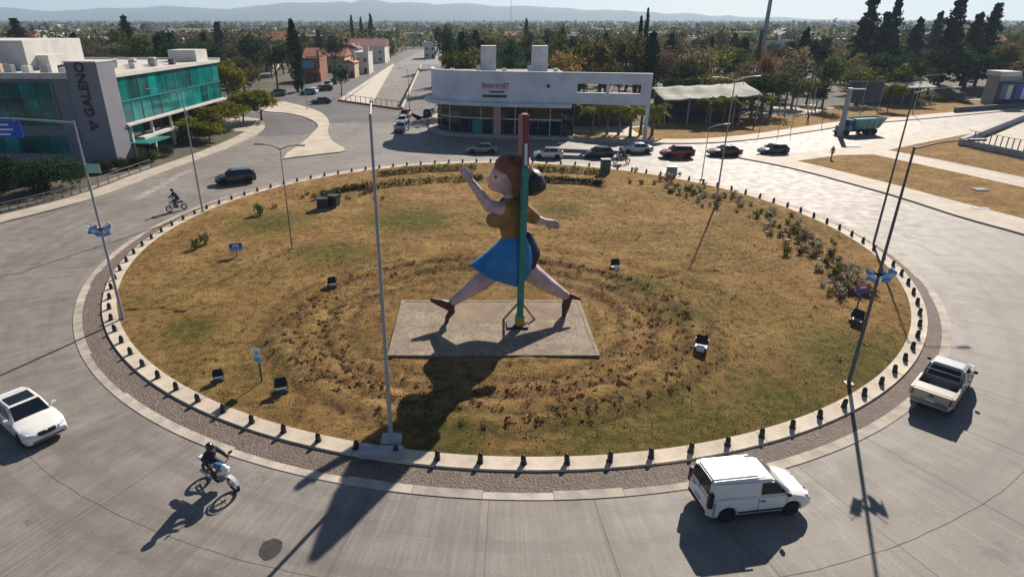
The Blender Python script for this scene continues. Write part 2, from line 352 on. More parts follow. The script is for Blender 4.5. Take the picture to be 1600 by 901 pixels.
m = MB(); m.hexa([(NL[0] + 4.2, NL[1] - .3, dz - .1), (FL[0] + .4, FL[1], -.2), (FL[0] - .5, FL[1], -.2), (NL[0] - .5, NL[1], dz - .1), (NL[0] + .25, NL[1], .45), (FL[0] + .3, FL[1], .45), (FL[0] - .3, FL[1], .45), (NL[0] - .3, NL[1], .45)]); obj('side_wall', m, 'kerb', rw)
m = MB(); wall_strip(m, FR, NR, -.1, dz, .5, .5); obj('side_wall', m, 'median', rw)
m = MB(); wall_strip(m, NR, NL, dz, dz, .35, .0 + .5); obj('portal_wall', m, 'wall_brick', rw)
for k in range(12):                                     # railing posts along the portal
    t = (k + .5) / 12; x = NL[0] + (NR[0] - NL[0]) * t; y = NL[1] + (NR[1] - NL[1]) * t
    obj('railing_post', MB().box(x - .06, x + .06, y - .5, y - .38, .35, 1.7), 'steel', rw)
t0 = Vector((*NL, 0)); t1 = Vector((*NR, 0))
m = MB(); m.tube([t0 + Vector((0, -.44, 1.65)), t1 + Vector((0, -.44, 1.65))], .05, 6); obj('handrail', m, 'steel', rw)

road = struct('road', poly_sheet([[(-110, 2), (120, 2), (150, 60), (200, 175), (60, 133), (-14, 133), (-30, 147.5), (-46, 133), (-110, 100)]], 0.), 'road_concrete')
def sheet(name, px, z, m, **k): return struct(name, poly_sheet([[G2(*q) for q in px]], z), m, **k)
asp = struct('side_street', poly_sheet([[G2(512, 192), G2(645, 192), G2(662, 184), (-14.9, 134.6), (-30.6, 149.2), (-33.8, 276), (-33.8, 330), (-32, 430), (-41, 430), (-43.5, 330), (-43.5, 276), G2(470, 138), (-140, 178), (-140, 163), G2(405, 158), G2(430, 158), G2(470, 167), G2(505, 178)]], .004), 'asphalt')
struct('avenue', poly_sheet([[(-33.8, 275), (-14.5, 275), (-12, 430), (-31.9, 430), (-33.7, 330)]], .002), 'road_concrete')
struct('service_road', poly_sheet([[(-14.9, 134.6), (-9.6, 116), (-8.8, 140), (-14.4, 276), (-22, 276)]], .004), 'asphalt')
struct('branch_road', poly_sheet([[G2(400, 214), G2(484, 210), G2(496, 197), G2(480, 187), G2(450, 180), G2(415, 176), (-90, 133), (-90, 118), G2(370, 183), G2(405, 186), G2(414, 196)]], .004), 'asphalt')
def raised(name, ring, m='pavement', h=.15):
    return struct(name, MB().prism([tuple(p[:2]) for p in ring], -.02, h), m)
def px_line(pts, n=4): return [tuple(p) for p in smooth_line([Vector(G2(*q)).to_3d() for q in pts], n)]
kA = px_line([(-200, 412), (-60, 368), (0, 350), (60, 335), (120, 319), (180, 300), (240, 276), (300, 254), (345, 237), (385, 219), (408, 206), (414, 196), (405, 187), (370, 184), (330, 187)])
raised('pavement', kA + [(-62, 117), (-130, 117), (-130, 30)])
def inset(line, d):
    out = []
    for i, p in enumerate(line):
        a, b = Vector(line[max(i - 1, 0)]), Vector(line[min(i + 1, len(line) - 1)]); t = (b - a).normalized(); out.append((p[0] - t.y * d, p[1] + t.x * d))
    return out
struct('office_verge', poly_sheet([inset(kA[:41], 2.6) + [(-55, 108), (-130, 116), (-129, 34)]], .155), 'town_ground')
raised('traffic_island', px_line([(443, 249), (500, 242), (540, 236), (520, 222), (512, 205), (514, 190), (500, 176), (470, 166), (430, 157), (408, 160), (404, 170), (415, 175), (450, 178), (481, 186), (497, 197), (488, 210), (470, 226), (449, 240)], 3), 'median')
kD = px_line([(672, 190), (672, 202), (688, 211), (760, 216), (860, 219), (960, 223), (1060, 225), (1130, 223), (1200, 216), (1280, 204), (1340, 195), (1400, 190), (1480, 183), (1600, 172), (1800, 157)])
raised('pavement', kD + [(230, 300), (-13.5, 300), (-8.2, 140)])
kV = inset(kD, 3.4)
struct('verge', poly_sheet([kV[18:] + [(214, 171), (120, 152), (62, 131), (27, 110), (27, 101), G2(872, 206)]], .155), 'verge_soil')
struct('park_ground', poly_sheet([[(27.1, 111.2), (62, 132), (120, 153), (228, 175), (229, 299), (-13, 299), (-7, 121.5), (27.1, 121.5)]], .157), 'town_ground')
kE = px_line([(1150, 247), (1200, 256), (1250, 267), (1300, 280), (1400, 308), (1500, 340), (1600, 368), (1750, 415)])
raised('pavement', kE + [(120, 60), G2(1800, 165), G2(1600, 186), G2(1500, 201), G2(1430, 213), G2(1370, 223), G2(1310, 233), G2(1240, 241), G2(1185, 244)])
sheet('lawn_triangle', [(1245, 253), (1310, 244), (1365, 243), (1480, 268), (1600, 295), (1750, 330), (1750, 390), (1600, 344), (1500, 318), (1400, 291), (1300, 266)], .155, 'verge_soil')
sheet('lawn_bank', [(1387, 236), (1440, 225), (1505, 212), (1600, 197), (1750, 175), (1750, 312), (1600, 279), (1480, 254)], .156, 'verge_soil')

# ------------------------------------------------------------------ roundabout island
ST = Vector((0.9, 35.0, 0))
def hz(x, y):
    d = math.hypot(x - C0.x, y - C0.y); rs = math.hypot((x - ST.x) * .85, y - ST.y)
    z = .15 + .10 * mnoise.noise((x * .18, y * .18, 0)) * min(1, (RG - d) / 3) + .05 * mnoise.noise((x * .7, y * .7, 4)) * min(1, max(0, (RG - d) / 1.5))
    z += .30 * math.exp(-((rs - 10.6) / 1.1) ** 2) * min(1, max(0, (RG - d - .6) / 4)) + .12 * math.exp(-((rs - 14.5) / .8) ** 2) * min(1, max(0, (RG - d) / 5))
    z += .07 * math.sin(rs * 4.2) * max(0, 1 - abs(rs - 9.5) / 5.5) * min(1, max(0, (RG - d - .6) / 3)) + .06 * mnoise.noise((x * 1.6, y * 1.6, 8)) * min(1, max(0, (RG - d) / 1.0))
    return max(z, .08) if d < RG - .3 else .115
m = MB(); NA, NRr = 300, 130
m.v.append((C0.x, C0.y, hz(C0.x, C0.y)))
for i in range(1, NRr + 1):
    r = RG * i / NRr
    for k in range(NA):
        a = 2 * math.pi * k / NA; x, y = C0.x + r * math.cos(a), C0.y + r * math.sin(a); m.v.append((x, y, hz(x, y)))
for k in range(NA): m.f.append((0, 1 + k, 1 + (k + 1) % NA))
for i in range(NRr - 1):
    for k in range(NA):
        a, b = 1 + i * NA + k, 1 + i * NA + (k + 1) % NA; m.f.append((a, a + NA, b + NA, b))
m.mi = [0] * len(m.f)
struct('lawn', m, 'dry_grass', smooth=4)
Ca = Vector((2.3, 51.3, 0)); RA = 31.55
def ring(cA, rA, cB, rB, z, n=200):
    mb = MB(); vs = []
    for k in range(n):
        a = 2 * math.pi * k / n; vs += [(cA.x + rA * math.cos(a), cA.y + rA * math.sin(a), z), (cB.x + rB * math.cos(a), cB.y + rB * math.sin(a), z)]
    return mb.add(vs, [(2 * k, 2 * k + 1, (2 * k + 3) % (2 * n), (2 * k + 2) % (2 * n)) for k in range(n)])
struct('apron', ring(C0, RG + .4, Ca, RA + .1, .030), 'apron_gravel')
def seg_mesh(r0, r1, ang, z0, z1, gap):
    mb = MB(); n = 4; g = gap / r1; vs = []
    for k in range(n + 1):
        a = -ang / 2 + g + (ang - 2 * g) * k / n
        for r, z in ((r0, z0), (r1, z0), (r1 - .02, z1), (r0, z1)): vs.append((r * math.cos(a), r * math.sin(a), z))
    fs = [(3, 2, 1, 0), (4 * n, 4 * n + 1, 4 * n + 2, 4 * n + 3)]
    for k in range(n):
        for j in range(4): fs.append((4 * k + j, 4 * k + (j + 1) % 4, 4 * k + 4 + (j + 1) % 4, 4 * k + 4 + j))
    return mb.add(vs, fs)
mat('kerb_piece', (.54, .46, .37), .85, .2, 1.4, .25, rnd_obj=.10); mat('kerb_piece_grey', (.42, .365, .31), .85, .25, 1.4, .25, rnd_obj=.16)
NB = 103
struct('kerb', ring(C0, RG - .05, C0, RG + .78, .075), 'patch')
kb = bpy.data.objects['kerb']; me = seg_mesh(RG - .08, RG + .80, 2 * math.pi / NB, .02, .125, .012).mesh('kerb_stone')
for k in range(NB):
    o = link('kerb_stone', me, 'kerb_piece', kb); o.location = (C0.x, C0.y, rnd.uniform(-.008, .008)); o.rotation_euler = (0, 0, 2 * math.pi * (k + .5) / NB)
struct('apron_kerb', ring(Ca, RA, Ca, RA + .5, .012), 'patch'); kb = bpy.data.objects['apron_kerb']
me = seg_mesh(RA, RA + .52, 2 * math.pi / 70, -.02, .032, .008).mesh('kerb_stone')
for k in range(70):
    o = link('kerb_stone', me, 'kerb_piece_grey', kb); o.location = (Ca.x, Ca.y, rnd.uniform(-.004, .004)); o.rotation_euler = (0, 0, 2 * math.pi * (k + .3) / 70)
bol = thing('bollard', 'short black bollard on the pale kerb ring of the roundabout', 'bollard', (0, 0, .17), 0, 'bollards around the roundabout island')
obj('post', MB().lathe([(.19, 0), (.19, .05), (.165, .08), (.16, .26), (.15, .38), (.115, .47), (.06, .515), (.02, .53)], 12), 'black_iron', bol, .6)
obj('foot_plate', MB().lathe([(.22, 0), (.22, .02), (.19, .025)], 12), 'black_iron', bol)
for k in range(NB):
    o = bol if k == 0 else copy_tree(bol); a = 2 * math.pi * k / NB
    o.location = (C0.x + (RG + .36) * math.cos(a), C0.y + (RG + .36) * math.sin(a), .128)
    o.rotation_euler = (R(rnd.uniform(-6, 6)), R(rnd.uniform(-6, 6)), a); o.scale = (.74, .74, .86)
# expansion joints and wear on the carriageway
def arc_strip(mb, c, r, a0, a1, wd, z, jit=.0, n=60):
    vs = []; sd = rnd.random() * 50
    for k in range(n + 1):
        a = a0 + (a1 - a0) * k / n; rr = r + jit * mnoise.noise((k * .35, sd, 0)); w2 = wd * (.6 + .8 * abs(mnoise.noise((k * .9, sd, 7))))
        vs += [(c.x + (rr - w2) * math.cos(a), c.y + (rr - w2) * math.sin(a), z), (c.x + (rr + w2) * math.cos(a), c.y + (rr + w2) * math.sin(a), z)]
    mb.add(vs, [(2 * k, 2 * k + 1, 2 * k + 3, 2 * k + 2) for k in range(n)])
m = MB(); arc_strip(m, C0, 37.1, R(232), R(330), .016, .004, .05, 200); struct('expansion_joint', m, 'crack', parent=road)
m = MB(); arc_strip(m, C0, 43.5, R(180), R(228), .03, .004, .08, 60); struct('expansion_joint', m, 'crack', parent=road)
for a in list(range(186, 352, 8)):
    m = MB(); aa = R(a + rnd.uniform(-.5, .5)); p0 = C0 + Vector((math.cos(aa), math.sin(aa), 0)) * 32.2; p1 = C0 + Vector((math.cos(aa), math.sin(aa), 0)) * 46
    n_ = Vector((-math.sin(aa), math.cos(aa), 0)) * .008; z = Vector((0, 0, .0045))
    m.add([p0 - n_ + z, p1 - n_ + z, p1 + n_ + z, p0 + n_ + z], [(0, 1, 2, 3)]); struct('expansion_joint', m, 'crack', parent=road)
def splat(mb, c, rx, ry, z, seed, n=22):
    vs = [(c.x + rx * (1 + .35 * mnoise.noise((math.cos(6.283 * k / n) * 1.3, math.sin(6.283 * k / n) * 1.3, seed))) * math.cos(6.283 * k / n), c.y + ry * (1 + .35 * mnoise.noise((math.cos(6.283 * k / n) * 1.3, math.sin(6.283 * k / n) * 1.3, seed + 9))) * math.sin(6.283 * k / n), z) for k in range(n)]
    mb.add(vs, [tuple(range(n))])
m = MB(); splat(m, ground(423, 856), .42, .5, .005, 3); struct('tar_patch', m, 'patch', parent=road)
m = MB()                                                        # worn white crossing bars by the office
for k in range(7):
    p = Vector(ground(218 + k * 11.5, 309 - k * 6.5)); d = Vector((.55, 1.7, 0)) * rnd.uniform(.7, 1); s_ = Vector((.24, -.08, 0)) * rnd.uniform(.5, 1.1)
    m.add([p - d - s_ + Vector((0, 0, .004)), p - d + s_ + Vector((0, 0, .004)), p + d + s_ + Vector((0, 0, .004)), p + d - s_ + Vector((0, 0, .004))], [(0, 1, 2, 3)])
struct('crossing_marking', m, 'worn_paint', parent=road)

# grass blades, weeds
def blades(count, gen, size, flat=1.):
    mb = MB(); V = []; F = []
    for _ in range(count):
        q = gen()
        if q is None: continue
        x, y = q; z = hz(x, y) - .01; h = size * rnd.uniform(.5, 1.4); a = rnd.uniform(0, 6.283)
        for j in range(3):
            b = a + j * 2.1; dx, dy = math.cos(b), math.sin(b); o = len(V); w2 = h * .16 * flat; l = rnd.uniform(.2, .8) * h
            V += [(x - dy * w2, y + dx * w2, z), (x + dy * w2, y - dx * w2, z), (x + dx * l * flat, y + dy * l * flat, z + h / flat)]; F.append((o, o + 1, o + 2))
    mb.v, mb.f, mb.mi = V, F, [0] * len(F); return mb
PX0, PX1, PY0, PY1 = -4.9, 7.0, 30.35, 37.75        # concrete pad of the sculpture
def in_pad(x, y, e=0): return PX0 - e < x < PX1 + e and PY0 - e < y < PY1 + e
def gen_lawn():
    r = RG * math.sqrt(rnd.random()) * .995; a = rnd.uniform(0, 6.283); x, y = C0.x + r * math.cos(a), C0.y + r * math.sin(a)
    if in_pad(x, y, .1) or mnoise.noise((x * .35, y * .35, 2)) < -.25 + rnd.uniform(-.2, .2): return None
    if y > 55 and rnd.random() < .4: return None
    return x, y
g_ = obj('grass', blades(60000, gen_lawn, .075, 1.3), 'grass_blades'); tag(g_, 'short dry brown and olive grass covering the roundabout island', 'grass', kind='stuff')
def gen_clump():
    if rnd.random() < .85:
        a = rnd.uniform(0, 6.283); rs = rnd.gauss(9.4, 1.9); x, y = ST.x + rs * math.cos(a) / .85, ST.y + rs * math.sin(a)
    else:
        r = RG * math.sqrt(rnd.random()) * .97; a = rnd.uniform(0, 6.283); x, y = C0.x + r * math.cos(a), C0.y + r * math.sin(a)
    return None if in_pad(x, y, .15) or math.hypot(x - C0.x, y - C0.y) > RG - .6 or mnoise.noise((x * .5, y * .5, 6)) < -.1 else (x, y)
g_ = obj('grass_clumps', blades(4500, gen_clump, .13, 1.8), 'grass_blades'); tag(g_, 'rough taller clumps of dry grass around the sculpture', 'grass', kind='stuff')
def cards(mb, c, rx, ry, rz, n, size, up=.3, hollow=.5):
    V, F = mb.v, mb.f
    for _ in range(n):
        d = Vector((rnd.gauss(0, 1), rnd.gauss(0, 1), rnd.gauss(0, 1))).normalized() * (hollow + (1 - hollow) * rnd.random()) 
        p = Vector((c[0] + d.x * rx, c[1] + d.y * ry, c[2] + d.z * rz)); s = size * rnd.uniform(.6, 1.35)
        nrm = (d + Vector((rnd.gauss(0, .6), rnd.gauss(0, .6), rnd.gauss(0, .6) + up))).normalized(); u = nrm.orthogonal().normalized(); u = (Matrix.Rotation(rnd.uniform(0, 6.28), 3, nrm) @ u); v = nrm.cross(u)
        o = len(V); V += [tuple(p - u * s * .5), tuple(p - v * s * .28 + nrm * s * .08), tuple(p + u * s * .5), tuple(p + v * s * .28 + nrm * s * .08)]; F.append((o, o + 1, o + 2, o + 3)); mb.mi.append(0)
m = MB()
for _ in range(520):
    a = rnd.uniform(0, 6.283); rs = rnd.choice((10.6, 10.6, 9.3, 8.4)) + rnd.gauss(0, .5); x, y = ST.x + rs * math.cos(a) / .85, ST.y + rs * math.sin(a)
    if in_pad(x, y, .3) or math.hypot(x - C0.x, y - C0.y) > RG - 1 or (math.sin(a) > .3 and rnd.random() < .75): continue
    s = rnd.uniform(.10, .30) * (1.7 if rnd.random() < .08 else .8); cards(m, (x, y, hz(x, y) + s * .3), s * 1.3, s * 1.3, s * .5, 16, .13, .5, .1)
w_ = obj('weeds', m, 'weed_red'); tag(w_, 'low dry reddish brown weeds around the sculpture pad', 'weeds', kind='stuff')
m = MB()
for _ in range(240):
    r = RG * math.sqrt(rnd.random()) * .97; a = rnd.uniform(0, 6.283); x, y = C0.x + r * math.cos(a), C0.y + r * math.sin(a)
    if in_pad(x, y, .4): continue
    s = rnd.uniform(.06, .2); cards(m, (x, y, hz(x, y) + s * .3), s, s, s * .5, 14, .11, .5, .2)
w_ = obj('green_tufts', m, 'leaf_olive'); w_['kind'] = 'stuff'; w_['label'] = 'small olive tufts scattered over the dry lawn'; w_['category'] = 'weeds'
# soil strewn round the pad and the pad itself
pad = thing('sculpture_pad', 'weathered pale concrete pad under the running figure sculpture', 'pad', (0, 0, 0))
obj('slab', MB().box(PX0, PX1, PY0, PY1, .0, .26), 'pad', pad, bevel=.03)
for a, b, c, d in ((PX0, PX1, PY0, PY0 + .22), (PX0, PX1, PY1 - .22, PY1), (PX0, PX0 + .22, PY0 + .22, PY1 - .22), (PX1 - .22, PX1, PY0 + .22, PY1 - .22)):
    obj('edge_strip', MB().box(a, b, c, d, .24, .285), 'pad', pad)
obj('paving_panel', MB().box(-1.6, 2.0, 34.4, 37.4, .24, .266), 'pad_dirt', pad); obj('paving_panel', MB().box(3.3, 5.6, 34.9, 37.4, .24, .266), 'pad_dirt', pad)

# ------------------------------------------------------------------ sculpture: plain running woman with a tall painted pole
YS = 34.9
sc = thing('running_figure_sculpture', 'painted sculpture of a running woman in a blue skirt with teal and red fin', 'sculpture', (2.6, 34.4, .265))
SO = Vector(sc.location)
def P(u, v, dy=0.): return at(u, v, YS + dy) - SO
def caps(*seg): return [(P(*a[0]), a[1], P(*a[2]), a[3]) for a in seg]
body = blob('body', caps(
    ((786, 276), .78, (788, 284), .74), ((776, 288), .40, (772, 291), .32), ((764, 280), .16, (762, 282), .10),           # head, jaw, nose
    ((795, 300), .36, (800, 322), .42),                                                              # neck
    ((800, 332), .85, (802, 362), .66), ((803, 372), .72, (808, 398), 1.0),                          # trunk
    ((803, 329, -.35), .46, (764, 322, -.75), .36), ((764, 322, -.75), .35, (736, 284, -.8), .23),   # front arm
    ((816, 327, .35), .44, (838, 343, .6), .33), ((838, 343, .6), .32, (853, 347, .7), .21),         # rear arm
    ((795, 405, -.3), .70, (752, 440, -.45), .56), ((752, 440, -.45), .56, (709, 470, -.5), .30), ((709, 470, -.5), .22, (700, 480, -.5), .20),    # leading leg
    ((812, 412, .3), .72, (850, 441, .45), .56), ((850, 441, .45), .55, (884, 462, .5), .30), ((884, 462, .5), .22, (886, 470, .5), .2),          # trailing leg
    ), .075, 5)
def hand(base, tip, side):
    b, t = Vector(base), Vector(tip); d = (t - b).normalized(); s = d.cross(Vector((0, 1, 0))).normalized(); out = [(b, .22, b + d * .28, .25)]
    for k, (o, ln) in enumerate(((-.19, .34), (-.065, .40), (.065, .38), (.19, .28))):
        q = b + d * .38 + s * o; out.append((q, .085, q + d * ln + Vector((0, side * .10, 0)), .065))
    q = b + d * .12 - s * .2; out.append((q, .09, q + d * .22 - s * .18, .07)); return out
hf = blob('hand', hand(P(734, 281, -.8), P(722, 262, -.8), -1), .04, 3); hr = blob('hand', hand(P(854, 347, .7), P(870, 351, .7), -1), .04, 3)
link('body', body, 'sc_skin', sc); link('hand', hf, 'sc_skin', sc); link('hand', hr, 'sc_skin', sc)
hair = blob('hair', caps(((792, 261), .76, (808, 268), .92), ((808, 272), .80, (811, 296), .55), ((786, 254), .36, (795, 254), .5)), .07, 5); link('hair', hair, 'sc_hair', sc)
bun = blob('hair_bun', caps(((818, 274, .15), .72, (830, 285, .15), .82), ((830, 285, .15), .80, (843, 290, .15), .42)), .07, 4); link('hair_bun', bun, 'sc_dark', sc)
link('lips', blob('lips', caps(((766, 291), .13, (769, 292), .14)), .03, 2), 'sc_lip', sc)
for dy in (-.52,): link('eye', blob('eye', caps(((776, 277, dy), .13, (778, 277, dy), .12)), .03, 2), 'sc_dark', sc)
top = blob('blouse', caps(((800, 330), .98, (802, 360), .80), ((790, 338, -.2), .72, (772, 343, -.2), .50), ((790, 338, .2), .72, (772, 343, .2), .50), ((816, 327, .35), .52, (834, 340, .56), .42), ((802, 322, -.3), .5, (794, 327, -.5), .5)), .07, 5); link('blouse', top, 'sc_top', sc)
link('collar', blob('collar', caps(((790, 318), .42, (812, 322), .55)), .06, 4), 'sc_dark', sc)
# skirt: lofted flare from the waist to the hem
m = MB(); rows = [((788, 364), (822, 366), .74), ((777, 379), (832, 384), 1.05), ((761, 393), (835, 402), 1.25), ((745, 405), (832, 422), 1.35), ((736, 411), (819, 442), 1.38)]; n = 22; vs = []
for (a, b, d) in rows:
    A, B = P(*a), P(*b); c = (A + B) / 2; h = (B - A) / 2
    for k in range(n):
        t = 6.28319 * k / n; pl = 1 + .05 * math.sin(t * 6); vs.append(c + h * math.cos(t) * pl + Vector((0, d * math.sin(t) * pl, 0)))
m.add(vs, [(i * n + k, i * n + (k + 1) % n, (i + 1) * n + (k + 1) % n, (i + 1) * n + k) for i in range(len(rows) - 1) for k in range(n)] + [tuple(range(n)), tuple(range(5 * n - 1, 4 * n - 1, -1))])
obj('skirt', m, 'sc_skirt', sc, .9)
link('skirt_back', blob('skirt_back', caps(((822, 372, .2), .45, (829, 396, .2), .62), ((829, 396, .2), .60, (823, 428, .2), .42)), .07, 4), 'sc_navy', sc)
link('shoe', blob('shoe', caps(((703, 478, -.5), .33, (692, 474, -.5), .28), ((692, 474, -.5), .28, (676, 469, -.5), .15), ((706, 486, -.5), .22, (699, 496, -.5), .16), ((699, 496, -.5), .15, (696, 512, -.5), .12)), .05, 3), 'sc_shoe', sc)
link('shoe', blob('shoe', caps(((887, 466, .5), .30, (884, 478, .5), .28), ((884, 478, .5), .27, (881, 493, .5), .14), ((892, 462, .5), .18, (906, 467, .5), .09)), .05, 3), 'sc_shoe', sc)
pb = at(812, 508, 34.0) - SO; pt = at(813, 180, 34.0) - SO; pb.z = 0
zt = pt.z
m = MB(); m.lathe([(.30, .0), (.30, .7), (.24, .8)], 16, (pb.x, pb.y, 0)); obj('pole_base', m, 'sc_yellow', sc, .6)
def fin(poly, t): 
    mb = MB(); n = len(poly); vs = [(pb.x - t, pb.y + y, z) for y, z in poly] + [(pb.x + t, pb.y + y, z) for y, z in poly]
    return mb.add(vs, [tuple(range(n)), tuple(range(2 * n - 1, n - 1, -1))] + [((i + 1) % n, i, i + n, (i + 1) % n + n) for i in range(n)])
zk = zt * .79
obj('fin_lower', fin([(-.28, .5), (.35, .5), (.6, 3.4), (1.5, 6.2), (2.6, 8.4), (3.1, zk), (-.62, zk), (-.9, 8.3), (-.5, 5.8)], .18), 'sc_teal', sc, bevel=.05)
obj('fin_upper', fin([(-.61, zk + .004), (3.1, zk + .004), (3.7, 11.4), (3.3, 12.2), (1.5, zt - .1), (.25, zt), (-.05, zt - .6)], .18), 'sc_red', sc, bevel=.05)
obj('fin_edge', fin([(-.70, zk + .1), (-.60, zk + .1), (-.36, zk + 1.2), (-.46, zk + 1.2)], .08), 'sign_white', sc)
m = MB()
for dx in (-.95, 1.0): m.tube([(pb.x + dx, pb.y + .9, 0), (pb.x, pb.y + .2, 1.6)], .07, 6)
obj('brace', m, 'sc_yellow', sc)
m = MB(); m.box(pb.x - .8, pb.x + .5, pb.y - .45, pb.y + .5, 0, .12); obj('foot_block', m, 'sc_dark', sc, bevel=.02)

# ------------------------------------------------------------------ lamp posts, flags, signs, floodlights
def lamp_head(mb, p, d, L=.75):
    d = Vector(d).normalized(); s = Vector((-d.y, d.x, 0)).normalized(); z = Vector((0, 0, 1)); q = Vector(p)
    c = [q - s * .07 - z * .04, q + d * L - s * .11 - z * .03, q + d * L + s * .11 - z * .03, q + s * .07 - z * .04]
    mb.hexa(c + [a + z * .09 for a in c])
def lamp_post(label, base, h, arms, r=.10, group='lamp posts of the junction', z0=None, m='lamp_grey', cat='lamp post'):
    b = Vector(base); b.z = hz(b.x, b.y) if z0 is None else z0
    t = thing('lamp_post', label, cat, b, 0, group)
    obj('pole', MB().tube([(0, 0, 0), (0, 0, h * .4), (0, 0, h)], [r, r * .8, r * .5], 10), m, t, .8)
    obj('base_plate', MB().box(-.2, .2, -.2, .2, -.05, .04), 'pole_dark', t)
    for (dx, dy, ln) in arms:
        d = Vector((dx, dy, 0)).normalized(); a0 = Vector((0, 0, h - .1)); pts = [a0, a0 + d * ln * .5 + Vector((0, 0, .28)), a0 + d * ln + Vector((0, 0, .36))]
        a = obj('arm', MB().tube(pts, [.04, .034, .026], 8), m, t, .8)
        mb = MB(); lamp_head(mb, pts[-1], d); obj('lamp_head', mb, m, a)
    return t
SP = lamp_post('tall lamp post rising in front of the sculpture pad from a concrete block', ground(612, 697), 14.3, [(-.1, 1, 1.2)], .10)
LP = lamp_post('lamp post with blue overhead sign, flags and a small green sign at the rim', ground(193, 500), 12.2, [], .10)
arm = obj('arm', MB().tube([(0, 0, 12.1), (-3, .05, 12.3), (-6.2, .1, 12.4)], [.06, .05, .04], 8), 'lamp_grey', LP, .8)
sg = thing('road_sign', 'blue overhead road sign hanging from the long lamp arm', 'sign', Vector(LP.location) + Vector((-3.72, -.08, 11.75)))
obj('panel', MB().box(-.75, .75, -.03, .03, -.45, .45), 'sign_blue', sg, bevel=.01)
for k in range(3): obj('text_bar', MB().box(-.55, .1 + .2 * (k % 2), -.036, -.031, .22 - k * .26, .30 - k * .26), 'sign_white', sg)
m = MB(); m.box(-.5, -.44, -.02, .02, .45, .62); m.box(.44, .5, -.02, .02, .45, .62); obj('hanger', m, 'steel', sg)
RP = lamp_post('slim lamp post carrying two flags at the near right rim of the island', ground(1325, 602), 12.2, [(1, .05, 2.4)], .10, m='pole_dark')
RP2 = lamp_post('slim lamp post with long arm rising behind the flag-bearing post', ground(1364, 384), 12.3, [(1, .1, 3.0)], .10, m='pole_dark')
lamp_post('lamp post on the island rim beside the motorbike near the office', ground(317, 332), 11.3, [(-.95, -.2, 2.2)], .10)
lamp_post('double-armed lamp post standing on the lawn behind the blue sign', ground(457, 391), 8.2, [(-1, .15, 1.3), (1, -.15, 1.3)], .05, m='pole_dark')
lamp_post('double-armed lamp post rising from the shrub bed', ground(1117, 326), 12.2, [(1, .25, 1.9), (-.9, -.35, 1.9)], .09)
lamp_post('short lamp post on the far rim beside the shrub bed', ground(1096, 281), 6.0, [(1, .25, 1.9)], .07)
lamp_post('lamp post on the pavement in front of the palms', ground(853, 208), 6.2, [], .09, z0=.15)
lamp_post('lamp post at the showroom corner by the waiting cars', ground(640, 178), 8.5, [(-.8, -.5, 1.6)], .09, z0=0)
lamp_post('curved lamp post on the verge before the dark shelter', ground(1425, 180), 7.2, [(1, .1, 4.2)], .10, z0=.155)
lamp_post('lamp post standing on the pale traffic island', ground(480, 172), 6.5, [], .08, z0=.15)
for u, v, h, nm in ((1215, 212, 4.2, 'first'), (1185, 213, 3.6, 'second'), (1235, 208, 5.0, 'third'), (1283, 201, 3.4, 'fourth')):
    lamp_post('thin post on the verge, %s from the kiosk towards the truck' % nm, ground(u, v), h, [], .05, z0=.155, m='pole_dark', group='thin posts on the far verge', cat='post')
def flag_pair(base, h, lab, tilt):
    b = Vector(base) + Vector((0, 0, h)); 
    for s, w_, nm in ((-1, .72, 'left'), (1, .68, 'right')):
        t = thing('flag', 'light blue and white flag on the %s of %s' % (nm, lab), 'flag', b, 0, 'flags on the lamp posts')
        obj('staff', MB().tube([(0, 0, -.1), (s * w_, -.1, .42 if s > 0 else .30)], .02, 6), 'steel', t)
        n1, n2 = 10, 6
        for st in range(3):
            mb = MB(); vs = []
            for i in range(n1 + 1):
                for j in range(3):
                    tt = i / n1; vv = (st + j / 2) / 3; dx = s * w_ * (.12 + .88 * tt); z = .40 * tt - vv * .62 * (1 - .15 * tt)
                    vs.append((dx, -.1 * tt + .16 * math.sin(tt * 8 + vv * 3.5 + s + tilt), z - .25 * tt * tt + .05 * math.sin(tt * 9 + s)))
            mb.add(vs, [(i * 3 + j, i * 3 + 3 + j, i * 3 + 4 + j, i * 3 + 1 + j) for i in range(n1) for j in range(2)])
            obj('stripe', mb, 'flag_white' if st == 1 else 'flag_blue', t, 3.2)
        bd = MB(); bd.box(-.13, .13, -.13, .13, -.12, -.06); obj('clamp', bd, 'steel', t)
flag_pair(LP.location, 6.0, 'the lamp post by the office approach', 0)
flag_pair(RP.location, 6.2, 'the slim lamp post by the pickup', 1.5)
sg = thing('pole_sign', 'small pale green sign plate fixed to the lamp post with the flags', 'sign', Vector(LP.location) + Vector((.45, -.06, 9.55)))
obj('panel', MB().box(-.40, .42, -.02, .02, -.26, .26), 'sign_green', sg, bevel=.008); obj('bracket', MB().box(-.46, -.36, -.03, .03, -.08, .08), 'steel', sg)
cb = thing('lamp_footing', 'grey concrete footing block on the kerb below the tall lamp post', 'footing', (0, 0, 0)); a_ = ground(597, 712)
obj('plinth', MB().box(a_.x - .95, a_.x + .95, a_.y - .38, a_.y + .3, .1, .36), 'concrete_block', cb, bevel=.03); b_ = ground(612, 694); obj('anchor_block', MB().box(b_.x - .45, b_.x + .45, b_.y - .4, b_.y + .4, .1, .36), 'concrete_block', cb, bevel=.03)
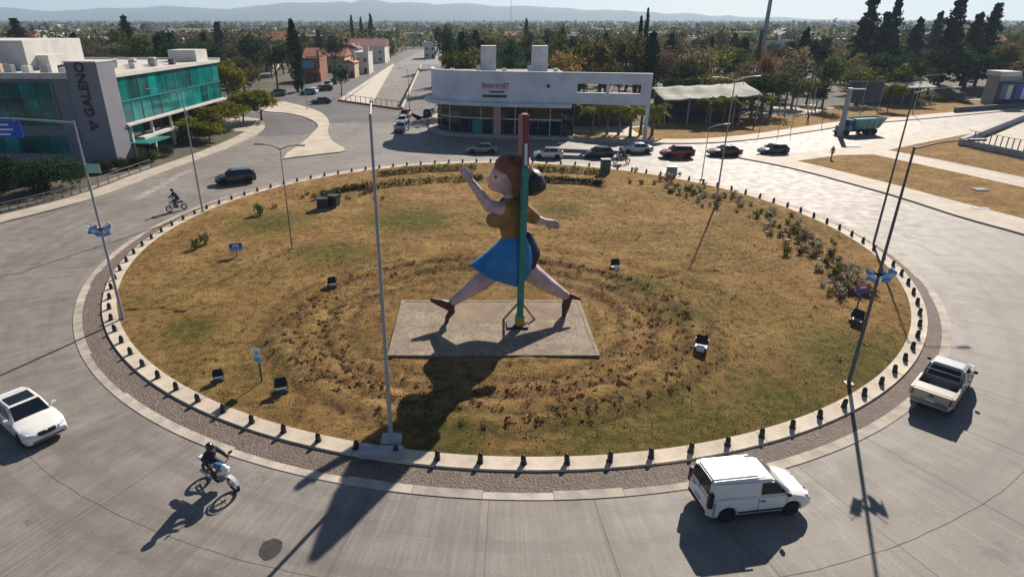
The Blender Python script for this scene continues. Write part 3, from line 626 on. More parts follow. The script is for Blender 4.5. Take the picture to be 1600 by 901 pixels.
def floodlight(label, u, v, rz, s=1., pale=False):
    g = ground(u, v); g.z = hz(g.x, g.y); t = thing('floodlight', label, 'floodlight', g, R(rz), 'floodlights on the lawn'); t.scale = (s, s, s)
    obj('base_block', MB().box(-.32, .32, -.25, .25, -.05, .16), 'pole_dark', t, bevel=.02)
    m = MB(); m.box(-.34, -.30, -.04, .04, .16, .6); m.box(.30, .34, -.04, .04, .16, .6); obj('yoke', m, 'black_iron', t)
    M = Matrix.Translation((0, 0, .52)) @ Matrix.Rotation(R(-35), 4, 'X'); h = obj('housing', MB().box(-.29, .29, -.16, .16, -.24, .24).xf(M), 'black_iron', t, bevel=.03)
    obj('glass', MB().box(-.25, .25, .16, .175, -.2, .2).xf(M), 'lamp_clear', h)
    if pale: obj('junction_box', MB().box(-.2, .2, -.42, -.27, .0, .34), 'sign_white', t, bevel=.02)
    return t
floodlight('black floodlight, nearer of two below the white information sign', 441, 616, 20, 1.0)
floodlight('black floodlight by the near left kerb, farther of two below the white information sign', 343, 598, 20, .8)
floodlight('floodlight with a pale box on the lawn right of the sculpture', 1093, 556, -25, 1.05, True)
floodlight('floodlight on the lawn behind the running figure, right of the skirt', 960, 424, 10, 1.0, True)
floodlight('small floodlight on the lawn left of the sculpture pad', 520, 455, 30, .9)
floodlight('black floodlight under the blue sign beside the shrub bed', 1337, 506, -60, 1.1)
def cabinet(name, label, u, v, w_, d_, h, m, rz=0, legs=False):
    g = ground(u, v); g.z = hz(g.x, g.y); t = thing(name, label, 'cabinet', g, R(rz))
    obj('case', MB().box(-w_ / 2, w_ / 2, -d_ / 2, d_ / 2, .08, h), m, t, bevel=.03); obj('door', MB().box(-w_ / 2 + .06, w_ / 2 - .06, -d_ / 2 - .02, -d_ / 2, .18, h - .1), m, t)
    obj('plinth', MB().box(-w_ / 2 - .05, w_ / 2 + .05, -d_ / 2 - .05, d_ / 2 + .05, -.1, .08), 'concrete_block', t); obj('lid', MB().box(-w_ / 2 - .05, w_ / 2 + .05, -d_ / 2 - .05, d_ / 2 + .05, h, h + .05), m, t)
    return t
mat('cab_dark', (.02, .025, .035), .5, .2); mat('cab_green', (.05, .10, .07), .5, .2); mat('cab_grey', (.22, .25, .30), .5, .2)
cabinet('equipment_cabinet', 'dark box, nearer of the two cabinets on the left of the lawn', 505, 328, 1.1, .9, 1.05, 'cab_dark', 12); cabinet('equipment_cabinet', 'dark box, right of the two cabinets beside the hedge', 522, 325, 1.0, .9, 1.15, 'cab_dark', -15)
cabinet('utility_cabinet', 'green utility cabinet at the end of the far hedge', 945, 272, 1.1, .8, 1.7, 'cab_green', 5)
cabinet('meter_box', 'grey blue box on the far rim near the red car', 1049, 272, 1.2, .7, .8, 'cab_grey', -12)
def info_sign(label, u, v, w_, h_, ph, rz, cols):
    g = ground(u, v); g.z = hz(g.x, g.y); t = thing('information_sign', label, 'sign', g, R(rz))
    m = MB(); m.box(-.035, .035, -.035, .035, -.05, ph + h_ * .9); obj('post', m, 'pole_dark', t)
    p = obj('panel', MB().box(-w_ / 2, w_ / 2, -.06, -.037, ph, ph + h_), cols[0], t, bevel=.006)
    obj('print', MB().box(-w_ / 2 + .03, w_ / 2 - .03, -.066, -.0605, ph + .03, ph + h_ * .42), cols[1], p)
    if len(cols) > 2: obj('print', MB().box(-w_ / 4, w_ / 4, -.066, -.0605, ph + h_ * .55, ph + h_ * .8), cols[2], p)
    return t
info_sign('white and blue information sign on a post near the front left kerb', 410, 600, .52, .85, 1.15, -28, ('sign_white', 'sign_cyan', 'sign_cyan'))
info_sign('blue sign on a short post on the left of the lawn', 371, 402, .95, .62, .45, 15, ('sign_blue', 'flag_blue', 'sign_white'))
info_sign('blue sign with a red band beside the shrub bed', 1338, 484, .95, .70, 1.0, 10, ('sign_red', 'sign_blue', 'sign_white'))

# ------------------------------------------------------------------ vehicles (built facing +X, wheels on z = 0)
def lerp(a, b, t): return a + (b - a) * t
def interp(pts, x):
    pts = sorted(pts)
    if x <= pts[0][0]: return pts[0][1]
    for (a, b), (c, d) in zip(pts, pts[1:]):
        if x <= c: return lerp(b, d, (x - a) / (c - a))
    return pts[-1][1]
def lower_body(L, W, prof, sill, wx, rw, flat=False):
    mb = MB(); H2 = L / 2; xs = set([-H2, H2, -H2 + .06, H2 - .06, -H2 + .2, H2 - .2])
    xs |= {p[0] for p in prof}
    for c in wx: xs |= {c + (rw + .07) * math.cos(math.pi * k / 10) for k in range(11)}
    xs |= {-H2 + L * k / 14 for k in range(15)}
    xs = sorted(x for x in xs if -H2 <= x <= H2); xs = [x for i, x in enumerate(xs) if i == 0 or x - xs[i - 1] > .012]
    vs = []; n = 12
    for x in xs:
        e = abs(x) / H2; wd = W / 2 * (1 - .16 * max(0, (e - .72) / .28) ** 2); zt = interp(prof, x); zb = sill + .10 * max(0, (e - .9) / .1)
        for c in wx:
            if abs(x - c) < rw + .07: zb = max(zb, math.sqrt(max(0, (rw + .07) ** 2 - (x - c) ** 2)) + rw * .98)
        zb = min(zb, zt - .12); zm = lerp(zb, zt, .62)
        half = [(wd * .94, zb), (wd, lerp(zb, zt, .2)), (wd, zm), (wd * .965, lerp(zm, zt, .75)), (wd * .86, zt), (wd * .4, zt + (.0 if flat else .025))]
        vs += [(x, y, z) for y, z in half] + [(x, -y, z) for y, z in reversed(half)]
    fs = [(i * n + k, (i + 1) * n + k, (i + 1) * n + (k + 1) % n, i * n + (k + 1) % n) for i in range(len(xs) - 1) for k in range(n)]
    fs += [tuple(range(n)), tuple(range(len(vs) - 1, len(vs) - n - 1, -1))]
    return mb.add(vs, [f[::-1] for f in fs])
def car_thing(name, label, cat, sp, paint, group=None, detail=True):
    t = thing(name, label, cat, (0, 0, 0), 0, group)
    L, W = sp['L'], sp['W']; H2 = L / 2
    body = obj('body', lower_body(L, W, sp['prof'], sp['sill'], sp['wx'], sp['rw']), paint, t, .55)
    obj('underbody', MB().box(-H2 + .25, H2 - .25, -W / 2 + .22, W / 2 - .22, sp['sill'] - .05, sp['sill'] + .38), 'plastic', t)
    x1, x2, x3, x4 = sp['cab']; zb, zr, zr2, zb2 = sp['belt'], sp['roof'], sp.get('roof2', sp['roof']), sp.get('belt2', sp['belt']); wb, wr = W / 2 * .93, W / 2 * sp.get('tuck', .74)
    zb -= .05; zb2 -= .05
    m = MB(); q = [(x1, wb, zb), (x4, wb, zb2), (x3, wr, zr2), (x2, wr, zr)]
    m.add(q + [(x, -y, z) for x, y, z in q], [(0, 1, 2, 3), (7, 6, 5, 4), (3, 2, 6, 7), (0, 3, 7, 4), (2, 1, 5, 6), (1, 0, 4, 5)])
    cabin = obj('cabin', m, paint, t, bevel=sp.get('cbev', .07))
    def quad(a, b, c, d, i0, i1, j0, j1, off, nm, mt, par):
        f = lambda s_, r_: Vector(a).lerp(Vector(b), s_).lerp(Vector(d).lerp(Vector(c), s_), r_)
        p = [f(i0, j0), f(i1, j0), f(i1, j1), f(i0, j1)]; nn = (p[1] - p[0]).cross(p[3] - p[0]).normalized() * off
        mb = MB(); mb.hexa([x - nn for x in p] + [x + nn for x in p]); return obj(nm, mb, mt, par)
    F = [(x1, -wb, zb), (x1, wb, zb), (x2, wr, zr), (x2, -wr, zr)]
    quad(*F, .07, .93, .14, .93, .014, 'windshield', sp.get('wsmat', 'glass_dark'), t)
    B = [(x4, wb, zb2), (x4, -wb, zb2), (x3, -wr, zr2), (x3, wr, zr2)]
    if sp.get('rear_glass', True): quad(*B, .09, .91, sp.get('rg0', .16), .90, .014, 'rear_window', 'glass_dark', t)
    for s in (1, -1):
        for (a0, a1, b0, b1) in sp['win']:
            def pt(x, r_): return Vector((x, s * (lerp(wb, wr, r_) + .008), lerp(lerp(zb, zb2, (x - x1) / (x4 - x1)), lerp(zr, zr2, max(0, min(1, (x - x2) / (x3 - x2)))), r_)))
            p = [pt(a0, .17), pt(a1, .17), pt(b1, .87), pt(b0, .87)]; nn = Vector((0, s * .012, .002)); mb = MB()
            if s < 0: p = p[::-1]
            mb.hexa([x - nn for x in p] + [x + nn for x in p] if s < 0 else [x + nn for x in p] + [x - nn for x in p]); obj('side_window', mb, 'glass_dark', t)
    rw = sp['rw']
    for c in sp['wx']:
        for s in (1, -1):
            wl_ = link('wheel', WHEEL['hub'], 'plastic', t); wl_.location = (c, s * (W / 2 - .115), rw); wl_.scale = (rw / .32, 1, rw / .32); wl_.rotation_euler = (0, 0, 0 if s > 0 else math.pi)
            link('tyre', WHEEL['tyre'], 'tyre', wl_); link('rim', WHEEL['rim'], 'rim', wl_)
    if not detail: 
        return t
    for s in (1, -1):
        for hx in sp.get('seams', ()): obj('door_seam', MB().box(hx - .008, hx + .008, min(s * W / 2 * .97, s * (W / 2 + .004)), max(s * W / 2 * .97, s * (W / 2 + .004)), sp['sill'] + .14, zb - .02), 'plastic', t)
    hl = sp.get('lampz', .66); 
    for s in (1, -1):
        y0 = W / 2 * .54; y1 = W / 2 * .86
        mb = MB(); a = H2 - .16; mb.hexa([(a, s * y0, hl - .07), (a + .17, s * y0, hl - .07), (a + .03, s * y1, hl - .06), (a - .28, s * y1, hl - .04), (a, s * y0, hl + .06), (a + .13, s * y0, hl + .06), (a - .02, s * y1, hl + .09), (a - .3, s * y1, hl + .10)] if s > 0 else [(a - .28, s * y1, hl - .04), (a + .03, s * y1, hl - .06), (a + .17, s * y0, hl - .07), (a, s * y0, hl - .07), (a - .3, s * y1, hl + .10), (a - .02, s * y1, hl + .09), (a + .13, s * y0, hl + .06), (a, s * y0, hl + .06)])
        obj('headlight', mb, 'lamp_clear', t, bevel=.012)
        tz0, tz1, ty = sp.get('tail', (.72, .90, .26)); obj('taillight', MB().box(-H2 - .015, -H2 + .20, min(s * (W / 2 - ty), s * (W / 2 - .10)), max(s * (W / 2 - ty), s * (W / 2 - .10)), tz0, tz1), 'lamp_red', t, bevel=.02)
        mx = sp['cab'][0] - .30; obj('mirror', MB().box(mx - .07, mx + .07, min(s * (W / 2 - .02), s * (W / 2 + .17)), max(s * (W / 2 - .02), s * (W / 2 + .17)), zb + .09, zb + .24), sp.get('mirror', paint), t, bevel=.03)
        for hx in sp.get('handles', ()): obj('door_handle', MB().box(hx - .09, hx + .09, min(s * W / 2 * .985, s * (W / 2 + .015)), max(s * W / 2 * .985, s * (W / 2 + .015)), zb - .14, zb - .10), 'plastic' if sp.get('mirror') else paint, t)
    obj('front_bumper', MB().box(H2 - .22, H2 + .02, -W / 2 * .74, W / 2 * .74, sp['sill'] + .10, sp['sill'] + .22), 'plastic', t, bevel=.03); obj('rear_bumper', MB().box(-H2 - .03, -H2 + .2, -W / 2 * .80, W / 2 * .80, sp['sill'] + .10, sp['sill'] + .27), sp.get('rbump', 'plastic'), t, bevel=.03)
    obj('grille', MB().box(H2 - .1, H2 + .012, -.30, .30, hl - .09, hl + .03), 'plastic', t, bevel=.01)
    obj('number_plate', MB().box(-H2 - .036, -H2 - .016, -.2, .2, sp['sill'] + .36, sp['sill'] + .48), 'plate', t); obj('number_plate', MB().box(H2 + .0, H2 + .026, -.2, .2, sp['sill'] + .23, sp['sill'] + .34), 'plate', t)
    return t
WHEEL = {}
def wheel_meshes():
    rot = Matrix.Rotation(-math.pi / 2, 4, 'X')
    WHEEL['tyre'] = MB().lathe([(.20, -.10), (.29, -.105), (.32, -.08), (.32, .08), (.29, .105), (.215, .10)], 20).xf(rot).mesh('tyre', .7)
    m = MB().lathe([(.21, .02), (.215, .085), (.195, .09), (.18, .05), (.05, .045), (.045, .085), (.01, .09)], 20)
    for k in range(5):
        a = 6.28319 * k / 5; d = Vector((math.cos(a), math.sin(a), 0)); n = Vector((-d.y, d.x, 0)) * .026; z0, z1 = Vector((0, 0, .05)), Vector((0, 0, .088)); p = [d * .03 - n, d * .20 - n, d * .20 + n, d * .03 + n]; m.hexa([q + z0 for q in p] + [q + z1 for q in p])
    WHEEL['rim'] = m.xf(rot).mesh('rim', .6); WHEEL['hub'] = MB().lathe([(.19, -.09), (.19, .03)], 12).xf(rot).mesh('hub')
wheel_meshes()
SEDAN = dict(seams=(.86, -.32, -1.02), L=4.55, W=1.82, sill=.22, wx=(1.38, -1.36), rw=.325, prof=[(2.275, .60), (2.12, .72), (1.6, .86), (.95, .96), (-1.6, 1.0), (-2.1, .98), (-2.275, .86)], cab=(1.02, .22, -1.05, -1.86), belt=.95, belt2=1.0, roof=1.42, roof2=1.40, win=[(.70, -.28, .16, -.28), (-.36, -1.25, -.36, -.98)], handles=(.0, -.95), tail=(.72, .90, .42))
HATCH = dict(seams=(.9, -.2), L=4.0, W=1.74, sill=.22, wx=(1.26, -1.22), rw=.31, prof=[(2.0, .58), (1.88, .72), (1.5, .84), (.95, .96), (-1.7, 1.02), (-2.0, .95)], cab=(1.12, .35, -1.45, -1.93), belt=.95, belt2=1.0, roof=1.48, roof2=1.44, win=[(.80, -.15, .30, -.15), (-.23, -1.30, -.23, -1.15)], handles=(.1, -.85), tail=(.8, 1.0, .28))
SUVS = dict(seams=(1.0, -.2, -.98), L=4.45, W=1.84, sill=.28, wx=(1.36, -1.32), rw=.36, prof=[(2.225, .70), (2.1, .86), (1.7, .98), (1.0, 1.08), (-1.9, 1.14), (-2.225, 1.05)], cab=(1.15, .42, -1.70, -2.1), belt=1.07, belt2=1.12, roof=1.66, roof2=1.62, win=[(.85, -.15, .40, -.15), (-.25, -1.15, -.25, -1.15), (-1.25, -1.8, -1.25, -1.6)], handles=(.15, -.85), lampz=.82, tail=(.9, 1.2, .26))
VANS = dict(seams=(1.02, -.12, -1.9), L=4.25, W=1.74, sill=.26, wx=(1.32, -1.30), rw=.315, prof=[(2.125, .66), (2.02, .82), (1.65, .96), (1.15, 1.08), (-2.0, 1.12), (-2.125, 1.05)], cab=(1.28, .45, -2.03, -2.10), belt=1.06, belt2=1.10, roof=1.72, roof2=1.84, tuck=.84, cbev=.09, win=[(.98, -.05, .50, -.05)], wsmat='glass_green', lampz=.80, tail=(.78, 1.22, .22), mirror='plastic', handles=(.05,), rg0=.24)
def car_at(t, u, v, hd, back=0., side=0., z=0.):
    g = ground(u, v); d = Vector((math.cos(R(hd)), math.sin(R(hd)), 0)); n = Vector((-d.y, d.x, 0))
    t.location = g - d * back + n * side + Vector((0, 0, z)); t.rotation_euler = (0, 0, R(hd)); return t
# white sedan, entering at the left edge
t = car_thing('white_sedan', 'white sedan with dark sunroof cut by the left edge of the picture', 'car', SEDAN, 'white_paint'); car_at(t, 78, 690, -36, 2.12)
obj('sunroof', MB().box(-.75, .12, -.52, .52, 1.40, 1.432), 'glass_dark', t)
for s in (-1, 1): obj('grille', MB().box(2.2, 2.30, min(s * .05, s * .36), max(s * .05, s * .36), .60, .76), 'plastic', t, bevel=.01)
# white delivery van
t = car_thing('delivery_van', 'white delivery van driving along the near lane', 'van', VANS, 'white_paint'); car_at(t, 1183, 809, 8, 0, .80)
for s in (-1, 1):
    obj('side_strip', MB().box(-.9, 1.0, min(s * .865, s * .885), max(s * .865, s * .885), .40, .50), 'plastic', t, bevel=.008); obj('roof_rail', MB().box(-1.85, .1, min(s * .62, s * .67), max(s * .62, s * .67), 1.80, 1.86), 'white_paint', t, bevel=.015)
    obj('lamp_housing', MB().box(-2.14, -1.96, min(s * .70, s * .862), max(s * .70, s * .862), .74, 1.40), 'plastic', t, bevel=.02); obj('sill_trim', MB().box(-.95, .95, min(s * .83, s * .86), max(s * .83, s * .86), .24, .33), 'plastic', t, bevel=.01)
obj('roof_step', MB().box(-2.0, -.1, -.60, .60, 1.75, 1.885), 'white_paint', t, bevel=.06); obj('badge', MB().box(-2.128, -2.118, .25, .5, .95, 1.05), 'sign_blue', t); obj('door_gap', MB().box(-2.122, -2.105, -.008, .008, .5, 1.7), 'plastic', t)
# pickup
PICK = dict(seams=(1.1, .24, -.6), L=5.2, W=1.84, sill=.36, wx=(1.62, -1.45), rw=.37, prof=[(2.6, .76), (2.45, .92), (2.0, 1.04), (1.35, 1.12), (-.7, 1.14), (-.72, .78), (-2.55, .78), (-2.6, .74)], cab=(1.42, .62, -.40, -.68), belt=1.10, belt2=1.14, roof=1.76, roof2=1.74, win=[(1.05, .3, .58, .3), (.22, -.52, .22, -.42)], tuck=.76, lampz=.9, tail=(.78, 1.08, .22), rbump='steel', handles=(.5, -.25), mirror='plastic')
t = car_thing('pickup_truck', 'silver beige pickup with open bed driving away near the right edge', 'pickup', PICK, 'sand_paint'); car_at(t, 1447, 644, 43, -2.45)
for s in (-1, 1): obj('bed_side', MB().box(-2.56, -.72, min(s * .80, s * .915), max(s * .80, s * .915), .76, 1.16), 'sand_paint', t, bevel=.02)
tg = obj('tailgate', MB().box(-2.60, -2.42, -.79, .79, .62, 1.15), 'sand_paint', t, bevel=.02); obj('handle', MB().box(-2.625, -2.60, -.1, .1, .98, 1.05), 'plastic', tg)
obj('bed_floor', MB().box(-2.42, -.72, -.80, .80, .785, .80), 'plastic', t); obj('bed_cover', MB().box(-2.43, -1.72, -.80, .80, 1.13, 1.165), 'sand_paint', t, bevel=.01); obj('roll_bar', MB().tube([(-.78, -.8, 1.1), (-.82, -.7, 1.55), (-.82, .7, 1.55), (-.78, .8, 1.1)], .03, 8), 'black_iron', t)
obj('roof_panel', MB().box(-.30, .50, -.58, .58, 1.74, 1.772), 'silver_paint', t, bevel=.012)
# traffic on the far arc and the side streets
def quick(spec, name, label, paint, u, v, hd, group='cars on the far side of the roundabout', detail=True):
    t = car_thing(name, label, 'car', spec, paint, group, detail); car_at(t, u, v, hd, 0, 0, .006); return t
quick(SUVS, 'parked_suv', 'black estate car on the left approach beside the island rim', 'black_paint', 369, 286, 205, 'cars on the left approach')
quick(SEDAN, 'silver_sedan', 'grey blue sedan in front of the showroom, leftmost of the far row', 'grey_paint', 753, 239, 180); quick(HATCH, 'silver_hatchback', 'silver hatchback just right of the sculpture pole', 'silver_paint', 856, 247, 176)
quick(HATCH, 'black_hatchback', 'black hatchback between two silver cars in the far row', 'black_paint', 935, 246, 182); quick(SEDAN, 'silver_sedan', 'silver sedan behind the far motorcycle', 'silver_paint', 993, 239, 184)
quick(SUVS, 'red_suv', 'red car in the far row, brighter of the two red ones', 'red_paint', 1057, 246, 180); quick(SEDAN, 'maroon_sedan', 'dark maroon car in the far row behind the red one', 'maroon_paint', 1131, 243, 182); quick(HATCH, 'black_hatchback', 'black car at the tail of the far row near the pedestrian', 'black_paint', 1207, 241, 186)
quick(SEDAN, 'dark_sedan', 'dark sedan waiting at the showroom corner, nearest of the queue', 'navy_paint', 628, 205, 262); quick(HATCH, 'white_hatchback', 'white hatchback queuing behind the dark sedan at the showroom corner', 'white_paint', 630, 194, 262); quick(HATCH, 'red_hatchback', 'red hatchback at the back of the queue beside the showroom', 'red_paint', 634, 184, 262)
quick(SEDAN, 'navy_sedan', 'dark blue sedan passing the tip of the pale traffic island', 'navy_paint', 502, 162, 200, 'cars in the side street'); quick(HATCH, 'teal_hatchback', 'teal hatchback driving past the red shop', 'teal_paint', 481, 148, 195, 'cars in the side street'); quick(HATCH, 'maroon_hatchback', 'maroon hatchback in front of the red shop', 'maroon_paint', 508, 142, 200, 'cars in the side street'); quick(SUVS, 'grey_suv', 'grey car under the trees left of the red shop', 'grey_paint', 434, 150, 185, 'cars in the side street')
pk = ('white_paint', 'silver_paint', 'teal_paint', 'black_paint', 'silver_paint', 'red_paint', 'white_paint', 'grey_paint', 'blue_paint', 'white_paint', 'silver_paint')
p0 = None
for k in range(11):
    sp = (HATCH, SEDAN, SUVS)[k % 3]; y = 166 + k * 8.6
    t = car_thing('parked_car', 'car parked in the row along the street left of the sunken avenue', 'car', sp, pk[k], 'cars parked along the sunken avenue', False)
    t.location = (-41.2 + .012 * k, y, .006); t.rotation_euler = (0, 0, R(91))
t = quick(HATCH, 'parked_hatchback', 'dark hatchback parked at the showroom side door', 'black_paint', 671, 181, 80)
# tipper truck
t = thing('tipper_truck', 'blue tipper truck with raised teal skip driving along the far road', 'truck', (0, 0, 0)); car_at(t, 1338, 210, 196, 0, 0, .0)
obj('cab', MB().add([(2.2, -1.1, .7), (3.3, -1.1, .7), (3.3, 1.1, .7), (2.2, 1.1, .7), (2.2, -1.05, 2.55), (2.75, -1.05, 2.55), (2.75, 1.05, 2.55), (2.2, 1.05, 2.55)], [(3, 2, 1, 0), (4, 5, 6, 7), (0, 1, 5, 4), (1, 2, 6, 5), (2, 3, 7, 6), (3, 0, 4, 7)]), 'blue_paint', t, bevel=.06)
obj('bonnet', MB().box(2.6, 3.9, -.85, .85, .75, 1.55), 'blue_paint', t, bevel=.10); obj('windshield', MB().hexa([(3.22, -.9, 1.60), (3.25, -.9, 1.60), (3.25, .9, 1.60), (3.22, .9, 1.60), (2.80, -.88, 2.42), (2.83, -.88, 2.42), (2.83, .88, 2.42), (2.80, .88, 2.42)]), 'glass_dark', t)
for s in (-1, 1): obj('side_window', MB().box(2.3, 2.75, min(s * 1.06, s * 1.1), max(s * 1.06, s * 1.1), 1.65, 2.35), 'glass_dark', t); obj('headlight', MB().box(3.86, 3.93, min(s * .5, s * .75), max(s * .5, s * .75), .95, 1.15), 'lamp_clear', t); obj('mudguard', MB().box(2.7, 3.7, min(s * .86, s * 1.12), max(s * .86, s * 1.12), 1.02, 1.12), 'blue_paint', t, bevel=.03)
obj('chassis', MB().box(-3.4, 3.7, -.5, .5, .55, .85), 'plastic', t); obj('bumper', MB().box(3.85, 4.02, -1.1, 1.1, .5, .75), 'steel', t, bevel=.02)
sk = obj('skip', MB().add([(-3.3, -1.0, 1.0), (1.7, -1.0, 1.0), (1.7, 1.0, 1.0), (-3.3, 1.0, 1.0), (-4.3, -1.3, 2.7), (2.0, -1.3, 2.7), (2.0, 1.3, 2.7), (-4.3, 1.3, 2.7), (-4.2, -1.2, 2.7), (1.9, -1.2, 2.7), (1.9, 1.2, 2.7), (-4.2, 1.2, 2.7), (-4.0, -1.1, 2.45), (1.8, -1.1, 2.45), (1.8, 1.1, 2.45), (-4.0, 1.1, 2.45)], [(3, 2, 1, 0), (0, 1, 5, 4), (1, 2, 6, 5), (2, 3, 7, 6), (3, 0, 4, 7), (4, 5, 9, 8), (5, 6, 10, 9), (6, 7, 11, 10), (7, 4, 8, 11), (8, 9, 13, 12), (9, 10, 14, 13), (10, 11, 15, 14), (11, 8, 12, 15), (12, 13, 14, 15)]), 'teal_skip' if 'teal_skip' in MATS else 'teal_paint', t)
for k in range(5):
    for s in (-1, 1): obj('skip_rib', MB().hexa([(-3.0 + k * 1.1, s * 1.03 - .03, 1.0), (-2.9 + k * 1.1, s * 1.03 - .03, 1.0), (-2.9 + k * 1.1, s * 1.03 + .03, 1.0), (-3.0 + k * 1.1, s * 1.03 + .03, 1.0), (-3.2 + k * 1.15, s * 1.32 - .03, 2.6), (-3.1 + k * 1.15, s * 1.32 - .03, 2.6), (-3.1 + k * 1.15, s * 1.32 + .03, 2.6), (-3.2 + k * 1.15, s * 1.32 + .03, 2.6)]), 'grey_paint', sk)
for c in (3.15, -1.3, -2.5):
    for s in (1, -1):
        w2 = link('wheel', WHEEL['hub'], 'plastic', t); w2.location = (c, s * .95, .5); w2.scale = (1.56, 2.2, 1.56); w2.rotation_euler = (0, 0, 0 if s > 0 else math.pi); link('tyre', WHEEL['tyre'], 'tyre', w2); link('rim', WHEEL['rim'], 'rim', w2)

# ------------------------------------------------------------------ motorcycles and people
def moto_parts(t, tank):
    for x, r in ((.70, .31), (-.66, .30)):
        w2 = obj('wheel', MB().tube([(x, -.05, r), (x, .05, r)], .05, 10), 'steel', t)
        m = MB(); n = 24; vs = []
        for k in range(n):
            a = 6.28319 * k / n
            for j in range(8):
                b = 6.28319 * j / 8; q = r - .055 + .055 * math.cos(b); vs.append((x + q * math.cos(a), .05 * math.sin(b), r + q * math.sin(a)))
        m.add(vs, [(k * 8 + j, k * 8 + (j + 1) % 8, ((k + 1) % n) * 8 + (j + 1) % 8, ((k + 1) % n) * 8 + j) for k in range(n) for j in range(8)]); obj('tyre', m, 'tyre', w2, 3.2)
        m = MB()
        for k in range(8): a = 6.28319 * k / 8; m.tube([(x, 0, r), (x + (r - .09) * math.cos(a), 0, r + (r - .09) * math.sin(a))], .009, 5)
        obj('spokes', m, 'rim', w2)
    m = MB()
    for s in (-.09, .09): m.tube([(.70, s, .31), (.50, s, .78), (.42, s, 1.0)], .025, 8)
    obj('fork', m, 'steel', t); m = MB(); m.tube([(.40, -.38, 1.08), (.44, -.12, 1.02), (.44, .12, 1.02), (.40, .38, 1.08)], .018, 8); obj('handlebar', m, 'black_iron', t)
    m = MB()
    for s in (-.07, .07): m.tube([(.42, 0, .92), (.20, s, .40), (-.25, s, .38), (-.66, s * 1.5, .30)], .022, 6); m.tube([(.42, 0, .95), (-.1, s, .72), (-.62, s, .74)], .02, 6)
    obj('frame', m, 'black_iron', t)
    m = MB(); m.box(-.12, .30, -.15, .15, .30, .62); m.tube([(.05, 0, .5), (.28, 0, .72)], .10, 10); obj('engine', m, 'steel', t, bevel=.02)
    link('tank', blob('tank', [((.32, 0, .84), .13, (.05, 0, .82), .14), ((.32, .05, .84), .12, (.05, .06, .8), .12), ((.32, -.05, .84), .12, (.05, -.06, .8), .12)], .025, 3), tank, t)
    link('seat', blob('seat', [((-.02, 0, .78), .10, (-.62, 0, .84), .09), ((-.02, .06, .78), .07, (-.6, .06, .84), .07), ((-.02, -.06, .78), .07, (-.6, -.06, .84), .07)], .025, 3), 'plastic', t)
    link('front_fairing', blob('front_fairing', [((.50, 0, .98), .11, (.56, 0, .82), .10), ((.30, .14, .72), .07, (.52, .12, .84), .07), ((.30, -.14, .72), .07, (.52, -.12, .84), .07)], .02, 3), 'white_paint', t); obj('headlight', MB().lathe([(.07, 0), (.08, .03), (.03, .05)], 12).xf(Matrix.Translation((.60, 0, .92)) @ Matrix.Rotation(R(80), 4, 'Y')), 'lamp_clear', t)
    m = MB(); m.tube([(.2, -.14, .42), (-.2, -.18, .30), (-.72, -.20, .44)], [.035, .04, .055], 10); obj('exhaust', m, 'rim', t, .8)
    m = MB(); vs = [];
    for k in range(9): a = R(20 + 16 * k); vs += [(.70 + .36 * math.cos(a), -.07, .31 + .36 * math.sin(a)), (.70 + .36 * math.cos(a), .07, .31 + .36 * math.sin(a))]
    m.add(vs, [(2 * k, 2 * k + 1, 2 * k + 3, 2 * k + 2) for k in range(8)]); obj('mudguard', m, 'white_paint', t, 3.2); obj('tail_unit', MB().box(-.86, -.55, -.10, .10, .76, .88), 'white_paint', t, bevel=.03); obj('taillight', MB().box(-.89, -.86, -.07, .07, .78, .84), 'lamp_red', t)
    obj('mirror', MB().box(.36, .40, .36, .50, 1.16, 1.24), 'plastic', t); obj('mirror', MB().box(.36, .40, -.50, -.36, 1.16, 1.24), 'plastic', t)
def fingers(h, d, s):
    h, d, s = Vector(h), Vector(d).normalized(), Vector(s).normalized(); up = d.cross(s); out = [(h, .036, h + d * .07, .034)]
    for o, ln in ((-.030, .055), (-.010, .065), (.010, .062), (.030, .048)):
        q = h + d * .085 + s * o; k = q + d * ln * .5 - up * .01; out += [(q, .0105, k, .010), (k, .010, k + d * ln * .25 - up * ln * .6, .009)]
    q = h + d * .03 + s * .036; out.append((q, .012, q + d * .05 + s * .02 - up * .02, .010)); return out
